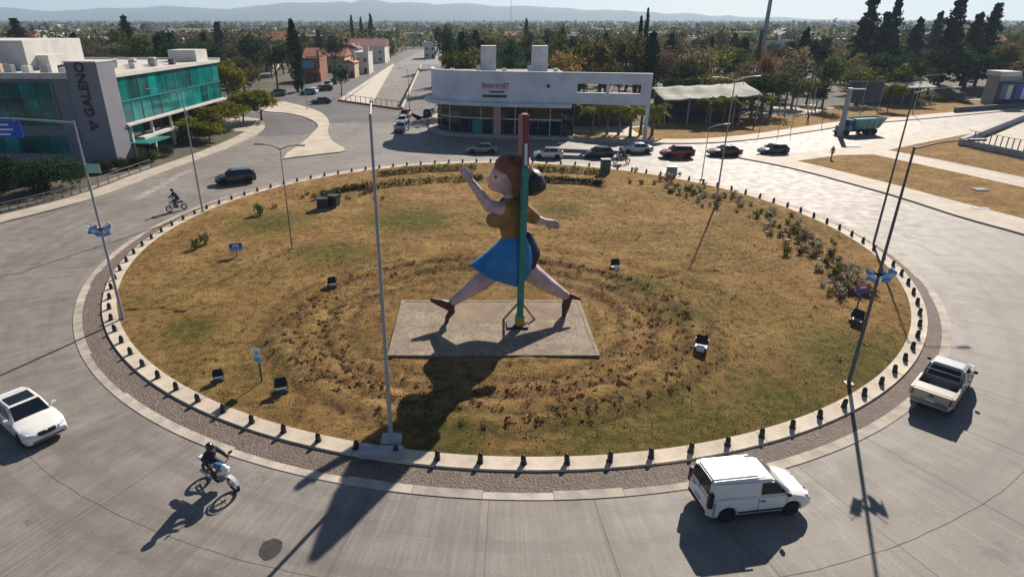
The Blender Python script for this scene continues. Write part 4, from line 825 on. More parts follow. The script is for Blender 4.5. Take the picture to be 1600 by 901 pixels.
def rider_mesh(t, jacket, trousers, helm):
    B = []; hip = (-.22, 0, .98); ch = (.02, 0, 1.36); hd = (.12, 0, 1.66)
    tor = [((-.22, 0, .96), .15, (-.12, 0, 1.15), .145), ((-.12, 0, 1.15), .145, (.02, 0, 1.38), .16), ((.0, .12, 1.42), .09, (.0, -.12, 1.42), .09)]; arms = []; legs = []; hands = []
    for s in (1, -1):
        arms += [((.01, s * .19, 1.42), .07, (.16, s * .30, 1.20), .056), ((.16, s * .30, 1.20), .054, (.36, s * .31, 1.10), .040)]; hands += fingers((.365, s * .31, 1.10), (.9, 0, -.15), (0, -s, 0))
        legs += [((-.2, s * .09, .95), .10, (.16, s * .17, .80), .075), ((.16, s * .17, .80), .07, (.0, s * .18, .42), .05), ((.0, s * .18, .36), .045, (.16, s * .18, .32), .04)]
    head = [((.06, 0, 1.50), .06, (.09, 0, 1.56), .06), ((.12, 0, 1.66), .10, (.13, 0, 1.64), .095), ((.21, 0, 1.65), .02, (.225, 0, 1.64), .016), ((.13, .10, 1.66), .02, (.13, -.10, 1.66), .02)]
    link('body', blob('body', tor + arms + legs + head + hands, .014, 3), 'skin', t)
    g = lambda c, e: [(a, r + e, b, q + e) for a, r, b, q in c]
    link('jacket', blob('jacket', g(tor + arms, .014), .02, 3), jacket, t); link('trousers', blob('trousers', g([x for i, x in enumerate(legs) if i % 3 < 2], .012), .02, 3), trousers, t); link('shoes', blob('shoes', g([x for i, x in enumerate(legs) if i % 3 == 2], .012), .02, 2), 'plastic', t)
    h = link('helmet', blob('helmet', [((.11, 0, 1.68), .135, (.09, 0, 1.68), .14)], .02, 3), helm, t); obj('visor', MB().box(.215, .245, -.09, .09, 1.62, 1.71), 'glass_dark', h, bevel=.02)
def bike(label_b, label_p, p_rear, p_front, tank, jacket, trousers, helm, lean=0):
    a, b = ground(*p_rear), ground(*p_front); hd = math.atan2(b.y - a.y, b.x - a.x); c = (a + b) / 2; c.z = .006
    t = thing('motorcycle', label_b, 'motorcycle', c, hd); t.rotation_euler = (R(lean), 0, hd); moto_parts(t, tank); t.scale = (1.2, 1.2, 1.26)
    p = thing('person', label_p, 'person', c, hd); p.rotation_euler = (R(lean), 0, hd); rider_mesh(p, jacket, trousers, helm); p.scale = (1.2, 1.2, 1.26); return t
bike('white and blue motorcycle leaning through the near left lane', 'motorcyclist in dark helmet and dark jacket riding in the near left lane', (329, 744), (367, 766), 'blue_paint', 'fabric_dark', 'fabric_dark', 'black_paint', 8)
bike('pale motorcycle riding past the office beside the island rim', 'motorcyclist in dark clothes riding past the office', (291, 327), (264, 332), 'silver_paint', 'fabric_dark', 'denim', 'black_paint', 4).scale = (1.05, 1.05, 1.05)
bike('motorcycle on the far arc in front of the silver sedan', 'motorcyclist on the far arc in front of the silver sedan', (980, 256), (962, 256), 'black_paint', 'fabric_grey', 'denim', 'silver_paint', 3)
def pedestrian(label, u, v, rz, z, top_, legs_, ):
    g = ground(u, v); g.z = z; t = thing('person', label, 'person', g, R(rz)); L_ = []; A = []; Hn = []
    tor = [((0, 0, .95), .14, (0, 0, 1.15), .13), ((0, 0, 1.15), .13, (0, 0, 1.38), .15), ((0, .12, 1.43), .08, (0, -.12, 1.43), .08)]
    for s in (1, -1):
        f = .18 * s; L_ += [((0, s * .09, .93), .095, (f * .5, s * .10, .50), .07), ((f * .5, s * .10, .50), .065, (f, s * .10, .10), .042), ((f, s * .10, .06), .045, (f + .16, s * .11, .045), .04)]; A += [((0, s * .19, 1.42), .06, (-f * .4, s * .24, 1.13), .048), ((-f * .4, s * .24, 1.13), .046, (-f * .7 + .06, s * .25, .90), .034)]; Hn += fingers((-f * .7 + .07, s * .25, .88), (.15, 0, -1), (1, 0, 0))
    hd = [((.0, 0, 1.48), .055, (.01, 0, 1.54), .055), ((.01, 0, 1.64), .10, (.02, 0, 1.61), .09), ((.11, 0, 1.63), .018, (.125, 0, 1.62), .014), ((.01, .10, 1.63), .018, (.01, -.10, 1.63), .018)]
    g2 = lambda c, e: [(a, r + e, b, q + e) for a, r, b, q in c]
    link('body', blob('body', tor + L_ + A + hd + Hn, .014, 3), 'skin', t); link('shirt', blob('shirt', g2(tor + [x for i, x in enumerate(A) if i % 2 == 0], .014), .02, 3), top_, t); link('trousers', blob('trousers', g2([x for i, x in enumerate(L_) if i % 3 < 2], .012), .02, 3), legs_, t); link('shoes', blob('shoes', g2([x for i, x in enumerate(L_) if i % 3 == 2], .012), .02, 2), 'plastic', t)
    link('hair', blob('hair', [((-.02, 0, 1.69), .085, (-.03, 0, 1.64), .09)], .02, 2), 'plastic', t)
pedestrian('person in tan top and dark trousers walking on the pavement by the dry verge', 1298, 250, 200, .15, 'fabric_tan', 'fabric_grey')
pedestrian('person in dark clothes walking along the far verge between posts', 1261, 194, 160, .155, 'fabric_dark', 'fabric_dark')

# ------------------------------------------------------------------ office building on the left
of = thing('office_building', 'modern grey office block with teal glass facade and vertical lettering on its tower', 'building', (-45.8, 80, 0), R(-3.2))
obj('main_block', MB().box(-45, -1.0, .05, 32, 0, 10.75), 'office_grey', of)
obj('upper_volume', MB().box(-12, -.12, 2.4, 32.6, 4.75, 10.8), 'office_grey', of)
obj('roof', MB().box(-45.2, .25, -.15, 32.9, 10.8, 11.15), 'office_roof', of)
m = MB(); m.box(-45.3, -3.5, -.3, .1, 10.75, 11.45); m.box(-.05, .3, 2.4, 33.0, 10.72, 11.2); m.box(-45.3, .35, 32.6, 33.0, 10.75, 11.45); obj('parapet', m, 'office_white', of)
tw = obj('sign_tower', MB().box(-3.65, .35, -.95, 2.6, 0, 12.7), 'office_grey', of, bevel=.04); obj('tower_cap', MB().box(-3.7, .4, -1.0, 2.65, 12.7, 12.85), 'office_white', tw)
def text_obj(name, body, size, m, parent, loc, X, Yv, ext=.06):
    c = bpy.data.curves.new(name, 'FONT'); c.body = body; c.size = size; c.extrude = ext; c.align_x = 'LEFT'; c.align_y = 'CENTER'; c.offset = .02
    o = bpy.data.objects.new(name, c); COL.objects.link(o); c.materials.append(MATS[m]); o.parent = parent
    Z = Vector(X).cross(Vector(Yv)); M = Matrix((X, Yv, Z)).transposed().to_4x4(); M.translation = loc; me = bpy.data.meshes.new_from_object(o.evaluated_get(bpy.context.evaluated_depsgraph_get())); bpy.data.objects.remove(o); o = link(name, me, None, parent); o.matrix_local = M; return o
mat('letter', (.012, .014, .035), .5, .1)
tx = text_obj('lettering', 'GALENO', 1.62, 'letter', tw, (-1.75, -1.03, 6.35), (0, 0, 1), (-1, 0, 0))
lg = MB()
for a in (90, 210, 330):
    c = Vector((-1.72 + .38 * math.sin(R(a)), -1.0, 5.35 + .38 * math.cos(R(a)))); lg.add([c + Vector((-.32, -.05, -.28)), c + Vector((.32, -.05, -.28)), c + Vector((.1, -.05, .3)), c + Vector((-.1, -.05, .3))], [(0, 1, 2, 3)])
obj('logo', lg, 'letter', tw)
mat('blue_panel', (.01, .03, .08), .3, .2)
def pane(x0, x1, y0, y1, z0, z1, m='teal_glass', nm='glass_pane'): return obj(nm, MB().box(x0, x1, y0, y1, z0, z1), m, of)
for k in range(12):                                              # east front, two glazed storeys
    a, b = 2.75 + k * 2.46, 2.75 + (k + 1) * 2.46
    for z0, z1 in ((5.05, 7.55), (7.85, 10.6)): pane(-.1, -.02 + rnd.uniform(-.02, .02), a + .05, b - .05, z0, z1)
m = MB()
for k in range(13): a = 2.75 + k * 2.46; m.box(-.11, .03, a - .045, a + .045, 5.0, 10.7)
obj('mullion', m, 'teal_frame', of); obj('spandrel', MB().box(-.11, .07, 2.6, 32.5, 7.58, 7.82), 'teal_frame', of)
obj('balcony_slab', MB().box(-1.1, .6, 2.6, 32.8, 4.66, 4.95), 'office_white', of); obj('lower_slab', MB().box(-1.2, .4, 6.0, 22, 2.45, 2.75), 'office_white', of)
for k in range(10):
    a, b = 2.75 + k * 2.9, 2.75 + (k + 1) * 2.9; pane(-1.02, -.92, a + .06, b - .06, 2.85, 4.5, 'teal_glass' if k < 2 else 'glass_dark'); pane(-1.02, -.92, a + .06, b - .06, .3, 2.4, 'glass_dark' if k % 3 else 'teal_glass')
for k in range(6): obj('column', MB().box(-.35, -.05, 4 + k * 5.2, 4.3 + k * 5.2, 0, 4.55), 'office_white', of)
obj('entrance_canopy', MB().box(-.9, 2.6, 3.0, 8.5, 2.3, 2.45), 'teal_frame', of)
for i in range(5):                                               # south front windows
    a = -17.2 + i * 2.12
    for j in range(3): pane(a + .04, a + 2.08, -.06, .04, 5.1 + j * 1.75 + .04, 5.1 + (j + 1) * 1.75 - .04)
    pane(a + .2, a + 2.24, -.06, .04, 1.6, 3.75)
m = MB(); m.box(-17.3, -6.5, -.16, .05, 10.38, 10.5); m.box(-6.62, -6.45, -.16, .05, 5.0, 10.4); m.box(-17.3, -6.5, -.16, .05, 4.95, 5.08); obj('window_frame', m, 'office_grey', of)
obj('ledge', MB().box(-45, -3.6, -.25, .06, 4.2, 4.6), 'office_grey', of)
obj('roof_house', MB().box(-27, -14.2, 7, 19, 11.1, 14.9), 'office_white', of, bevel=.05); obj('roof_house', MB().box(-14.2, -12.6, 9, 13, 11.1, 13.0), 'office_white', of); obj('stair_box', MB().box(-5.5, -.9, 27.2, 31.2, 11.1, 12.9), 'office_white', of)
for k in range(34):
    x, y = (-12 + k * .62, 12 + (k * 7 % 5) * 2.1) if k < 18 else (-30 + (k - 18) * 1.6, 2.2 + (k % 3) * 1.1); s = rnd.uniform(.5, .9)
    u = obj('roof_unit', MB().box(x - s * .6, x + s * .6, y - .4, y + .4, 11.15, 11.15 + s * 1.2), ('office_white', 'steel', 'pole_dark')[k % 3], of, bevel=.03)
obj('roof_tank', MB().box(-17.6, -15.4, 3.5, 5, 11.15, 12.3), 'wall_cream', of, bevel=.05)
# low railing along the pavement by the office
rl = thing('roadside_railing', 'low grey metal railing along the pavement by the office', 'railing', (0, 0, .155)); line = inset(kA[4:27], 3.1)
pts = [Vector((p[0], p[1], 0)) for p in line]
for z in (.45, .95): obj('rail', MB().tube([p + Vector((0, 0, z)) for p in pts], .04, 6), 'pole_dark', rl)
obj('kick_wall', MB().add([tuple(p + Vector((0, 0, z))) for p in pts for z in (0, .28)] + [tuple(p + Vector((-.12, .1, z))) for p in pts for z in (0, .28)], [(2 * i, 2 * i + 2, 2 * i + 3, 2 * i + 1) for i in range(len(pts) - 1)] + [(2 * i + 1, 2 * i + 3, 2 * i + 3 + 2 * len(pts), 2 * i + 1 + 2 * len(pts)) for i in range(len(pts) - 1)]), 'kerb', rl)
for p in pts: obj('railing_post', MB().box(p.x - .03, p.x + .03, p.y - .03, p.y + .03, 0, .98), 'pole_dark', rl)

# ------------------------------------------------------------------ showroom
sh = thing('showroom', 'white curved showroom with dark glazed ground floor and two roof boxes', 'building', (0, 0, .15))
PC = smooth_line([Vector(p).to_3d() for p in [(-7.4, 112), (-7.0, 107.5), (-4.6, 104.6), (-.5, 102.8), (5, 101.4), (11, 100.3), (15, 99.6)]], 5)
def wall_curve(pts, z0, z1, t, mb=None):
    mb = mb or MB(); n = len(pts); L2 = [Vector((*p, 0)) for p in inset([tuple(q[:2]) for q in pts], t)]
    vs = []
    for p, q in zip(pts, L2): vs += [(p.x, p.y, z0), (p.x, p.y, z1), (q.x, q.y, z1), (q.x, q.y, z0)]
    fs = [(4 * i + j, 4 * i + 4 + j, 4 * i + 4 + (j + 1) % 4, 4 * i + (j + 1) % 4) for i in range(n - 1) for j in range(4)]
    return mb.add(vs, [f[::-1] for f in fs] + [(0, 1, 2, 3), (4 * n - 1, 4 * n - 2, 4 * n - 3, 4 * n - 4)])
obj('fascia', wall_curve(PC, 5.3, 9.75, .4), 'show_white', sh, .5)
A_, B_ = Vector((15, 99.6, 0)), Vector((26.3, 97.4, 0)); d_ = (B_ - A_).normalized()
def span(s0, s1, z0, z1, t=.4): return wall_curve([A_ + d_ * s0, A_ + d_ * s1], z0, z1, t)
for a, b, z0, z1 in ((0.003, 11.2, 5.3, 7.0), (.003, 11.2, 8.3, 9.75), (0.003, .7, 7.003, 8.297), (5.1, 5.5, 7.003, 8.297), (10.2, 11.2, 7.003, 8.297)): obj('screen_wall', span(a, b, z0, z1), 'show_white', sh)
obj('corner_pier', span(11.2, 11.75, 0, 9.9, .6), 'show_white', sh)
obj('coping', wall_curve([p + Vector((0, -.03, 0)) for p in PC] + [B_ + Vector((0, -.03, 0))], 9.75, 9.92, .5), 'show_band', sh)
out = [Vector((*p, 0)) for p in inset([tuple(q[:2]) for q in PC], -1.1)]
obj('canopy', wall_curve(out, 4.75, 5.28, 1.9), 'show_band', sh, .5)
ins = [Vector((*p, 0)) for p in inset([tuple(q[:2]) for q in PC], .9)]; ins.append(Vector((24.8, 99.0, 0)))
obj('roof', MB().prism([tuple(p[:2]) for p in [Vector((*q, 0)) for q in inset([tuple(z[:2]) for z in PC], .5)]] + [(15, 118), (-7.2, 118)], 8.9, 9.1), 'roof_grey', sh)
obj('rear_block', MB().prism([tuple(p[:2]) for p in [Vector((*q, 0)) for q in inset([tuple(z[:2]) for z in PC], 3.2)]] + [(15, 117.5), (-3.2, 117.5)], 0, 8.85), 'show_dark', sh)
obj('rear_wing', MB().box(15.2, 27.5, 112.5, 120, 0, 4.6), 'show_dark', sh); obj('wing_roof', MB().box(14.8, 28, 112, 120.5, 4.6, 4.8), 'roof_grey', sh)
tot = [0]
for a, b in zip(ins, ins[1:]): tot.append(tot[-1] + (b - a).length)
def along(s):
    for i in range(len(ins) - 1):
        if s <= tot[i + 1]: return ins[i].lerp(ins[i + 1], (s - tot[i]) / (tot[i + 1] - tot[i]))
    return ins[-1]
npan = 20
for k in range(npan):
    s0, s1 = tot[-1] * k / npan + .06, tot[-1] * (k + 1) / npan - .06; a, b = along(s0), along(s1)
    if b.x > 16: continue
    obj('glass_pane', wall_curve([a, b], .25, 2.55, .08), 'glass_dark', sh); obj('glass_pane', wall_curve([a, b], 2.7, 4.7, .08), 'glass_dark', sh)
    obj('mullion', wall_curve([along(s1), along(min(s1 + .12, tot[-1]))], .0, 4.75, .14), 'show_band' if k % 3 == 0 else 'pole_dark', sh)
obj('transom', wall_curve([along(tot[-1] * k / 30) for k in range(22)], 2.55, 2.70, .12), 'show_band', sh); obj('plinth', wall_curve([Vector((*p, 0)) for p in inset([tuple(q[:2]) for q in PC], -.6)], 0, .22, 1.6), 'concrete_block', sh)
obj('pillar', MB().box(3.0, 4.2, 102.1, 102.6, .0, 4.75), 'wall_pink', sh); obj('door', MB().box(-.4, 1.2, 103.2, 103.35, .1, 2.4), 'teal_frame', sh)
for u in (751, 829): x = (u - 742) * .1085; obj('roof_box', MB().box(x, x + 2.5, 108, 110.5, 8.9, 13.35), 'chimney_white', sh, bevel=.04)
for k in range(5): obj('roof_unit', MB().box(-4 + k * 4.2, -3.3 + k * 4.2, 106.5, 107.2, 9.05, 10.0 + .5 * (k % 2)), 'office_white', sh, bevel=.03)
obj('side_window', MB().box(-7.2, -7.0, 108.2, 111.5, 6.6, 7.9), 'glass_dark', sh)
m = MB(); a, b = PC[6], PC[12]
def on_fascia(x):
    for p, q in zip(PC, PC[1:]):
        if p.x <= x <= q.x: return lerp(p.y, q.y, (x - p.x) / (q.x - p.x))
    return PC[-1].y
rr = random.Random(3); letters = MB()
xx = 1.15
while xx < 5.0:
    wd = rr.uniform(.28, .42); y = on_fascia(xx + wd / 2) - .06; big = xx < 1.5 or xx > 4.5; h = .95 if big else .62; zb = 7.25 + (.0 if big else .1)
    letters.box(xx, xx + .10, y, y + .08, zb, zb + h); letters.box(xx + .1, xx + wd, y, y + .08, zb + h - .14, zb + h)
    if rr.random() < .7: letters.box(xx + .1, xx + wd * .9, y, y + .08, zb + h * .4, zb + h * .55)
    if rr.random() < .6: letters.box(xx + wd - .08, xx + wd, y, y + .08, zb, zb + h - .14)
    xx += wd + .10
obj('sign_letters', letters, 'sign_red', sh)
m = MB(); wall_curve([Vector((x, on_fascia(x) - .08, 0)) for x in (1.2, 2.5, 3.8, 5.0)], 6.0, 6.4, .12, m); obj('sign_plate', m, 'sc_navy', sh)
m = MB(); wall_curve([Vector((x, on_fascia(x) - .08, 0)) for x in (2.3, 3.4, 4.6)], 6.75, 6.98, .1, m); obj('sign_line', m, 'sc_navy', sh)
m = MB(); y = on_fascia(11.2) - .07; m.box(11.1, 11.6, y, y + .1, 7.6, 8.1); obj('wall_emblem', m, 'sc_navy', sh)

# ------------------------------------------------------------------ kiosk with rippled roof, gantry, billboards, retaining walls
kx, ky = 33.5, 114
ks = thing('kiosk', 'dark open kiosk with pale rippled metal roof beyond the dry verge', 'kiosk', (kx, ky, .155))
m = MB(); nx, ny = 40, 10; vs = []
for i in range(nx + 1):
    for j in range(ny + 1):
        x, y = 17.5 * i / nx, 9 * j / ny; vs.append((x, y, 3.9 + .06 * x + .16 * y + .07 * math.sin(x * 1.6) + .10 * math.sin(y * .8 + x * .3)))
m.add(vs, [(i * (ny + 1) + j, (i + 1) * (ny + 1) + j, (i + 1) * (ny + 1) + j + 1, i * (ny + 1) + j + 1) for i in range(nx) for j in range(ny)]); o = obj('roof', m, 'roof_metal', ks, 3.2)
sm = o.modifiers.new('thick', 'SOLIDIFY'); sm.thickness = .12
for k in range(5):
    for y in (.5, 8.3): obj('post', MB().box(.5 + k * 4.1, .7 + k * 4.1, y, y + .2, 0, 4.2 + .25 * k + .14 * y), 'wall_grey', ks)
obj('back_wall', MB().box(.4, 16.8, 7.2, 7.5, 0, 4.6), 'show_dark', ks); obj('counter', MB().box(2, 11, 3, 4.2, 0, 1.1), 'show_dark', ks, bevel=.03); obj('side_wall', MB().box(.3, .55, 2.5, 7.2, 0, 3.8), 'show_dark', ks)
gr = random.Random(5)
for k in range(9):
    p = ground(1140 + k * 8, 190 - k * 1.6); t = thing('cafe_table', 'small pale terrace table beside the kiosk', 'table', (p.x, p.y, .155), gr.uniform(0, 3), 'terrace tables beside the kiosk')
    obj('table_top', MB().lathe([(.6, .72), (.6, .77)], 12), 'wall_white', t); obj('leg', MB().tube([(0, 0, 0), (0, 0, .72)], .06, 6), 'steel', t)
tg_ = ground(1312, 213); t = thing('gantry_post', 'thick grey sign post with short arm beside the tipper truck', 'post', (tg_.x, tg_.y, .0))
obj('column', MB().tube([(0, 0, 0), (0, 0, 7.5)], [.42, .34], 14), 'lamp_grey', t, .8); obj('arm', MB().box(0, 2.4, -.12, .12, 7.2, 7.42), 'lamp_grey', t); obj('base_plate', MB().box(-.6, .6, -.6, .6, 0, .12), 'steel', t)
p = at(1320, 158, 126); t = thing('slatted_screen', 'dark teal slatted screen on posts behind the truck', 'screen', (p.x, 126, .155))
for k in range(12): obj('slat', MB().box(.1 + k * .57, .55 + k * .57, -.05, .05, 2.3, 6.3), 'blue_panel' if k % 2 else 'teal_dark' if 'teal_dark' in MATS else 'blue_panel', t)
for x in (0, 3.4, 6.9): obj('post', MB().box(x, x + .1, -.1, .0 - .052, 0, 6.4), 'steel', t)
p = at(1495, 178, 134); t = thing('shelter', 'dark low shelter with grey roof at the far road', 'shelter', (p.x - 11, 139, .155))
obj('roof', MB().add([(0, 0, 3.6), (9, 0, 3.9), (9, 5, 4.6), (0, 5, 4.2), (0, 0, 3.75), (9, 0, 4.05), (9, 5, 4.75), (0, 5, 4.35)], [(3, 2, 1, 0), (4, 5, 6, 7), (0, 1, 5, 4), (1, 2, 6, 5), (2, 3, 7, 6), (3, 0, 4, 7)]), 'roof_grey', t); obj('back_wall', MB().box(.2, 8.8, 4.6, 4.8, 0, 4.1), 'show_dark', t)
for k in range(5): obj('post', MB().box(.2 + k * 2.1, .34 + k * 2.1, .3, .44, 0, 3.7), 'wall_grey', t)
Yb = 141; p = at(1552, 165, Yb); t = thing('billboard_building', 'dark hoarding wall with two posters and a white roof box', 'building', (p.x, Yb, .155))
obj('wall', MB().box(0, 14, 0, .4, 0, 5.0), 'blue_panel', t); obj('tower', MB().box(0, 3.6, .4, 4, 0, 6.0), 'wall_grey', t); obj('roof_box', MB().box(-.5, 3.8, -.2, 4.2, 6.0, 7.0), 'wall_white', t)
for k in range(2): q = obj('poster', MB().box(.7 + k * 3.3, 3.2 + k * 3.3, -.05, 0, 1.2, 4.3), ('wall_blue', 'sign_blue')[k], t); obj('poster_print', MB().box(2.0 + k * 3.3, 3.0 + k * 3.3, -.058, -.052, 1.3, 4.2), 'sign_white', q)
a, b = ground(1492, 177), ground(1640, 166); t = thing('boundary_wall', 'low dark wall along the far edge of the road below the billboards', 'wall', (0, 0, .15)); m = MB(); wall_strip(m, (a.x, a.y), (b.x, b.y), 0, 0, .95, .4); obj('wall', m, 'wall_dark', t)
p = ground(1500, 172); struct('sports_lawn', poly_sheet([[(92, 146), (112, 144), (118, 168), (96, 172)]], .165), 'lawn_green' if 'lawn_green' in MATS else 'leaf_olive')
ap = ground(1503, 229); w1 = ground(1640, 172); w2 = ground(1660, 263)
t = thing('retaining_wall', 'grey concrete parapet walls meeting in a point beside the lawn bank', 'wall', (0, 0, .156))
m = MB(); wall_strip(m, (ap.x, ap.y), (w1.x, w1.y), 0, 0, 1.0, .6); obj('parapet', m, 'wall_grey', t); m = MB(); wall_strip(m, (ap.x, ap.y), (w2.x, w2.y), 0, 0, .9, .6); obj('parapet', m, 'wall_grey', t)
for k in range(16):
    q = Vector((ap.x, ap.y, 0)).lerp(Vector((w2.x, w2.y, 0)), .08 + k * .058); obj('railing_post', MB().box(q.x + .25, q.x + .35, q.y - .05, q.y + .05, .9, 2.3), 'pole_dark', t)
obj('handrail', MB().tube([(ap.x + .3, ap.y, 2.25), (w2.x + .3, w2.y, 2.25)], .04, 6), 'pole_dark', t)
struct('ramp_apron', poly_sheet([[(ap.x + 1, ap.y), (w2.x + 2, w2.y), (w2.x + 30, w2.y + 8), (w1.x, w1.y - 1)]], .17), 'pavement')
p = ground(1530, 299); t = thing('drain_box', 'dark square drain box set in the dry verge', 'drain', (p.x, p.y, .155)); obj('frame', MB().box(-.7, .7, -.6, .6, 0, .12), 'concrete_block', t); obj('grate', MB().box(-.55, .55, -.45, .45, .12, .16), 'black_iron', t)
p = ground(1532, 328); t = thing('drain_cover', 'flat grey cover on the pavement below the drain box', 'drain', (p.x, p.y, .152)); obj('cover', MB().box(-.8, .8, -.35, .35, 0, .03), 'concrete_block', t, bevel=.01)
sheet('play_area', [(1188, 169), (1272, 164), (1285, 174), (1275, 180), (1190, 182)], .165, 'median')
for k, u in enumerate((1203, 1217, 1226, 1243, 1262, 1268)):
    q = ground(u, 172 + (k % 3) * 2); t = thing('white_mast', 'slim white mast standing in the pale play area', 'mast', (q.x, q.y, .165), 0, 'white masts in the play area'); obj('pole', MB().tube([(0, 0, 0), (0, 0, 4.5 + (k * 37 % 5) * .5)], [.14, .09], 8), 'wall_white', t); obj('cap', MB().lathe([(.12, 4.4), (.2, 4.5), (.05, 4.7)], 8), 'steel', t)
Ym = 215; p = at(1189, 88, Ym); t = thing('telecom_mast', 'tall grey telecom mast rising above the trees', 'mast', (p.x, Ym, 0)); obj('pole', MB().tube([(0, 0, 0), (0, 0, 20), (0, 0, 38)], [.85, .62, .42], 14), 'steel', t, .8); obj('antenna', MB().box(-1.6, -.6, -.3, .3, 9.5, 14.5), 'navy_paint', t, bevel=.1); obj('platform', MB().lathe([(1.2, 30), (1.2, 30.2)], 12), 'steel', t)
Ym = 900; p = at(798, 30, Ym); t = thing('radio_mast', 'thin distant radio mast on the skyline above the showroom', 'mast', (p.x, Ym, 0)); m = MB()
for a in range(3): m.tube([(.6 * math.cos(a * 2.09), .6 * math.sin(a * 2.09), 0), (.2 * math.cos(a * 2.09), .2 * math.sin(a * 2.09), 42)], .12, 5)
obj('lattice', m, 'pole_dark', t)
for k in range(8): obj('brace', MB().lathe([(.6 - k * .05, 4 + k * 5), (.6 - k * .05, 4.2 + k * 5)], 3), 'pole_dark', t)

# ------------------------------------------------------------------ houses of the town
def house(label, u, vb, wpx, zt, wall, roofm, kind='gable', dep=9, name='house', rz=0, Y=None, extra=None):
    Y = Y or ground(u, vb).y; s = mpp(Y); p = at(u, vb, Y); W = wpx * s; t = thing(name, label, 'house' if name == 'house' else 'building', (p.x, Y, 0), R(rz)); h = zt
    obj('wall', MB().box(-W / 2, W / 2, 0, dep, 0, h), wall, t)
    if kind == 'gable':
        rh = min(2.6, W * .25); rf = obj('roof', MB().add([(-W / 2 - .4, -.5, h - .05), (W / 2 + .4, -.5, h - .05), (W / 2 + .4, dep + .5, h - .05), (-W / 2 - .4, dep + .5, h - .05), (-W / 2 - .4, dep / 2, h + rh), (W / 2 + .4, dep / 2, h + rh)], [(0, 1, 5, 4), (2, 3, 4, 5), (1, 2, 5), (3, 0, 4), (3, 2, 1, 0)]), roofm, t)
    elif kind == 'gablef':
        rh = W * .28; rf = obj('roof', MB().add([(-W / 2 - .4, -.5, h - .05), (W / 2 + .4, -.5, h - .05), (W / 2 + .4, dep + .5, h - .05), (-W / 2 - .4, dep + .5, h - .05), (0, -.5, h + rh), (0, dep + .5, h + rh)], [(0, 1, 4), (2, 3, 5), (1, 2, 5, 4), (3, 0, 4, 5), (3, 2, 1, 0)]), roofm, t)
    else:
        rf = obj('roof', MB().box(-W / 2 + .2, W / 2 - .2, .2, dep - .2, h - .03, h + .12), roofm, t); m = MB(); m.box(-W / 2 - .08, W / 2 + .08, -.08, .2, h, h + .6); m.box(-W / 2 - .08, -W / 2 + .2, .2, dep, h, h + .6); m.box(W / 2 - .2, W / 2 + .08, .2, dep, h, h + .6); obj('parapet', m, wall, t)
    obj('chimney', MB().box(W * .2, W * .2 + .7, dep * .6, dep * .6 + .7, h, h + 2.6), wall, rf)
    n = max(2, int(W / 3.2)); fl = max(1, int(h / 2.9))
    for f in range(fl):
        for k in range(n):
            x = -W / 2 + W * (k + .5) / n; z = 1.0 + f * 2.9
            if f == 0 and k == n // 2: obj('door', MB().box(x - .5, x + .5, -.06, .02, 0, 2.1), 'bark', t); continue
            w_ = obj('window', MB().box(x - .62, x + .62, -.05, .02, z - .05, z + 1.25), 'wall_white', t); obj('pane', MB().box(x - .52, x + .52, -.065, -.052, z + .05, z + 1.15), 'window_dark', w_)
    if extra == 'shop': obj('shop_sign', MB().box(-W / 2 - .05, W / 2 * .5, -.5, -.1, h * .62, h - .2), 'sign_cyan', t); obj('awning', MB().box(-W / 2 - .1, W / 2 + .1, -1.8, -.08, h * .42, h * .58), 'sign_red', t)
    return t
H = house
H('red shop front with a cyan sign at the street corner', 484, 128, 36, 6.2, 'wall_brick', 'roof_grey', 'flat', 10, 'shop_building', extra='shop')
H('long cream building with an orange tiled roof behind the red shop', 508, 112, 64, 5.2, 'wall_cream', 'roof_tile', 'gable', 12)
H('large white house with a dark red roof above the avenue', 574, 99, 56, 7.0, 'wall_white', 'roof_maroon', 'gable', 16)
H('white gabled house in front of the large dark red roof', 550, 103, 24, 6.5, 'wall_white', 'roof_maroon', 'gablef', 10)
H('white flat-roofed house beside the avenue with parked cars', 566, 116, 22, 6.5, 'wall_white', 'roof_grey', 'flat', 10)
H('small cream house at the bend of the parked car row', 546, 122, 18, 4.6, 'wall_cream', 'roof_tile', 'gablef', 8)
H('white gabled house beyond the tall cypress, taller of a pair', 480, 88, 24, 7, 'wall_white', 'roof_grey', 'gablef', 10)
H('pink house beyond the orange tiled roof', 508, 84, 22, 6, 'wall_pink', 'roof_tile', 'gable', 10)
H('white house half hidden among trees right of the cypress pair', 536, 92, 22, 6.5, 'wall_white', 'roof_tile', 'gable', 10)
H('grey gabled house behind the office roof', 215, 100, 50, 6.6, 'wall_grey', 'roof_grey', 'gable', 10)
H('white low house behind the office roof units', 180, 104, 30, 6.4, 'wall_white', 'roof_grey', 'flat', 10)
H('long grey roofed building among the trees above the office', 300, 70, 78, 8.5, 'wall_grey', 'roof_grey', 'gable', 16)
H('white flat house beyond the glass corner of the office', 325, 88, 38, 6.6, 'wall_white', 'roof_grey', 'flat', 12)
H('white house half hidden by trees left of the tall cypress', 408, 112, 38, 6, 'wall_white', 'roof_grey', 'flat', 12)
H('pale house above the green tree by the showroom', 738, 78, 32, 8.2, 'wall_white', 'roof_grey', 'flat', 12)
H('cream house between the two showroom roof boxes', 800, 96, 26, 7.2, 'wall_cream', 'roof_tile', 'gable', 10)
H('long cream garden building right of the showroom', 1040, 122, 48, 4.2, 'wall_cream', 'roof_grey', 'flat', 10)
H('white house on the skyline right of the thin cypress', 1062, 76, 30, 8.2, 'wall_white', 'roof_grey', 'flat', 14)
H('small white house among bare trees left of the telecom mast', 1088, 82, 16, 7, 'wall_white', 'roof_grey', 'gablef', 10)
H('blue grey house below the tall conifers', 1343, 126, 26, 5.6, 'wall_blue', 'roof_grey', 'flat', 10)
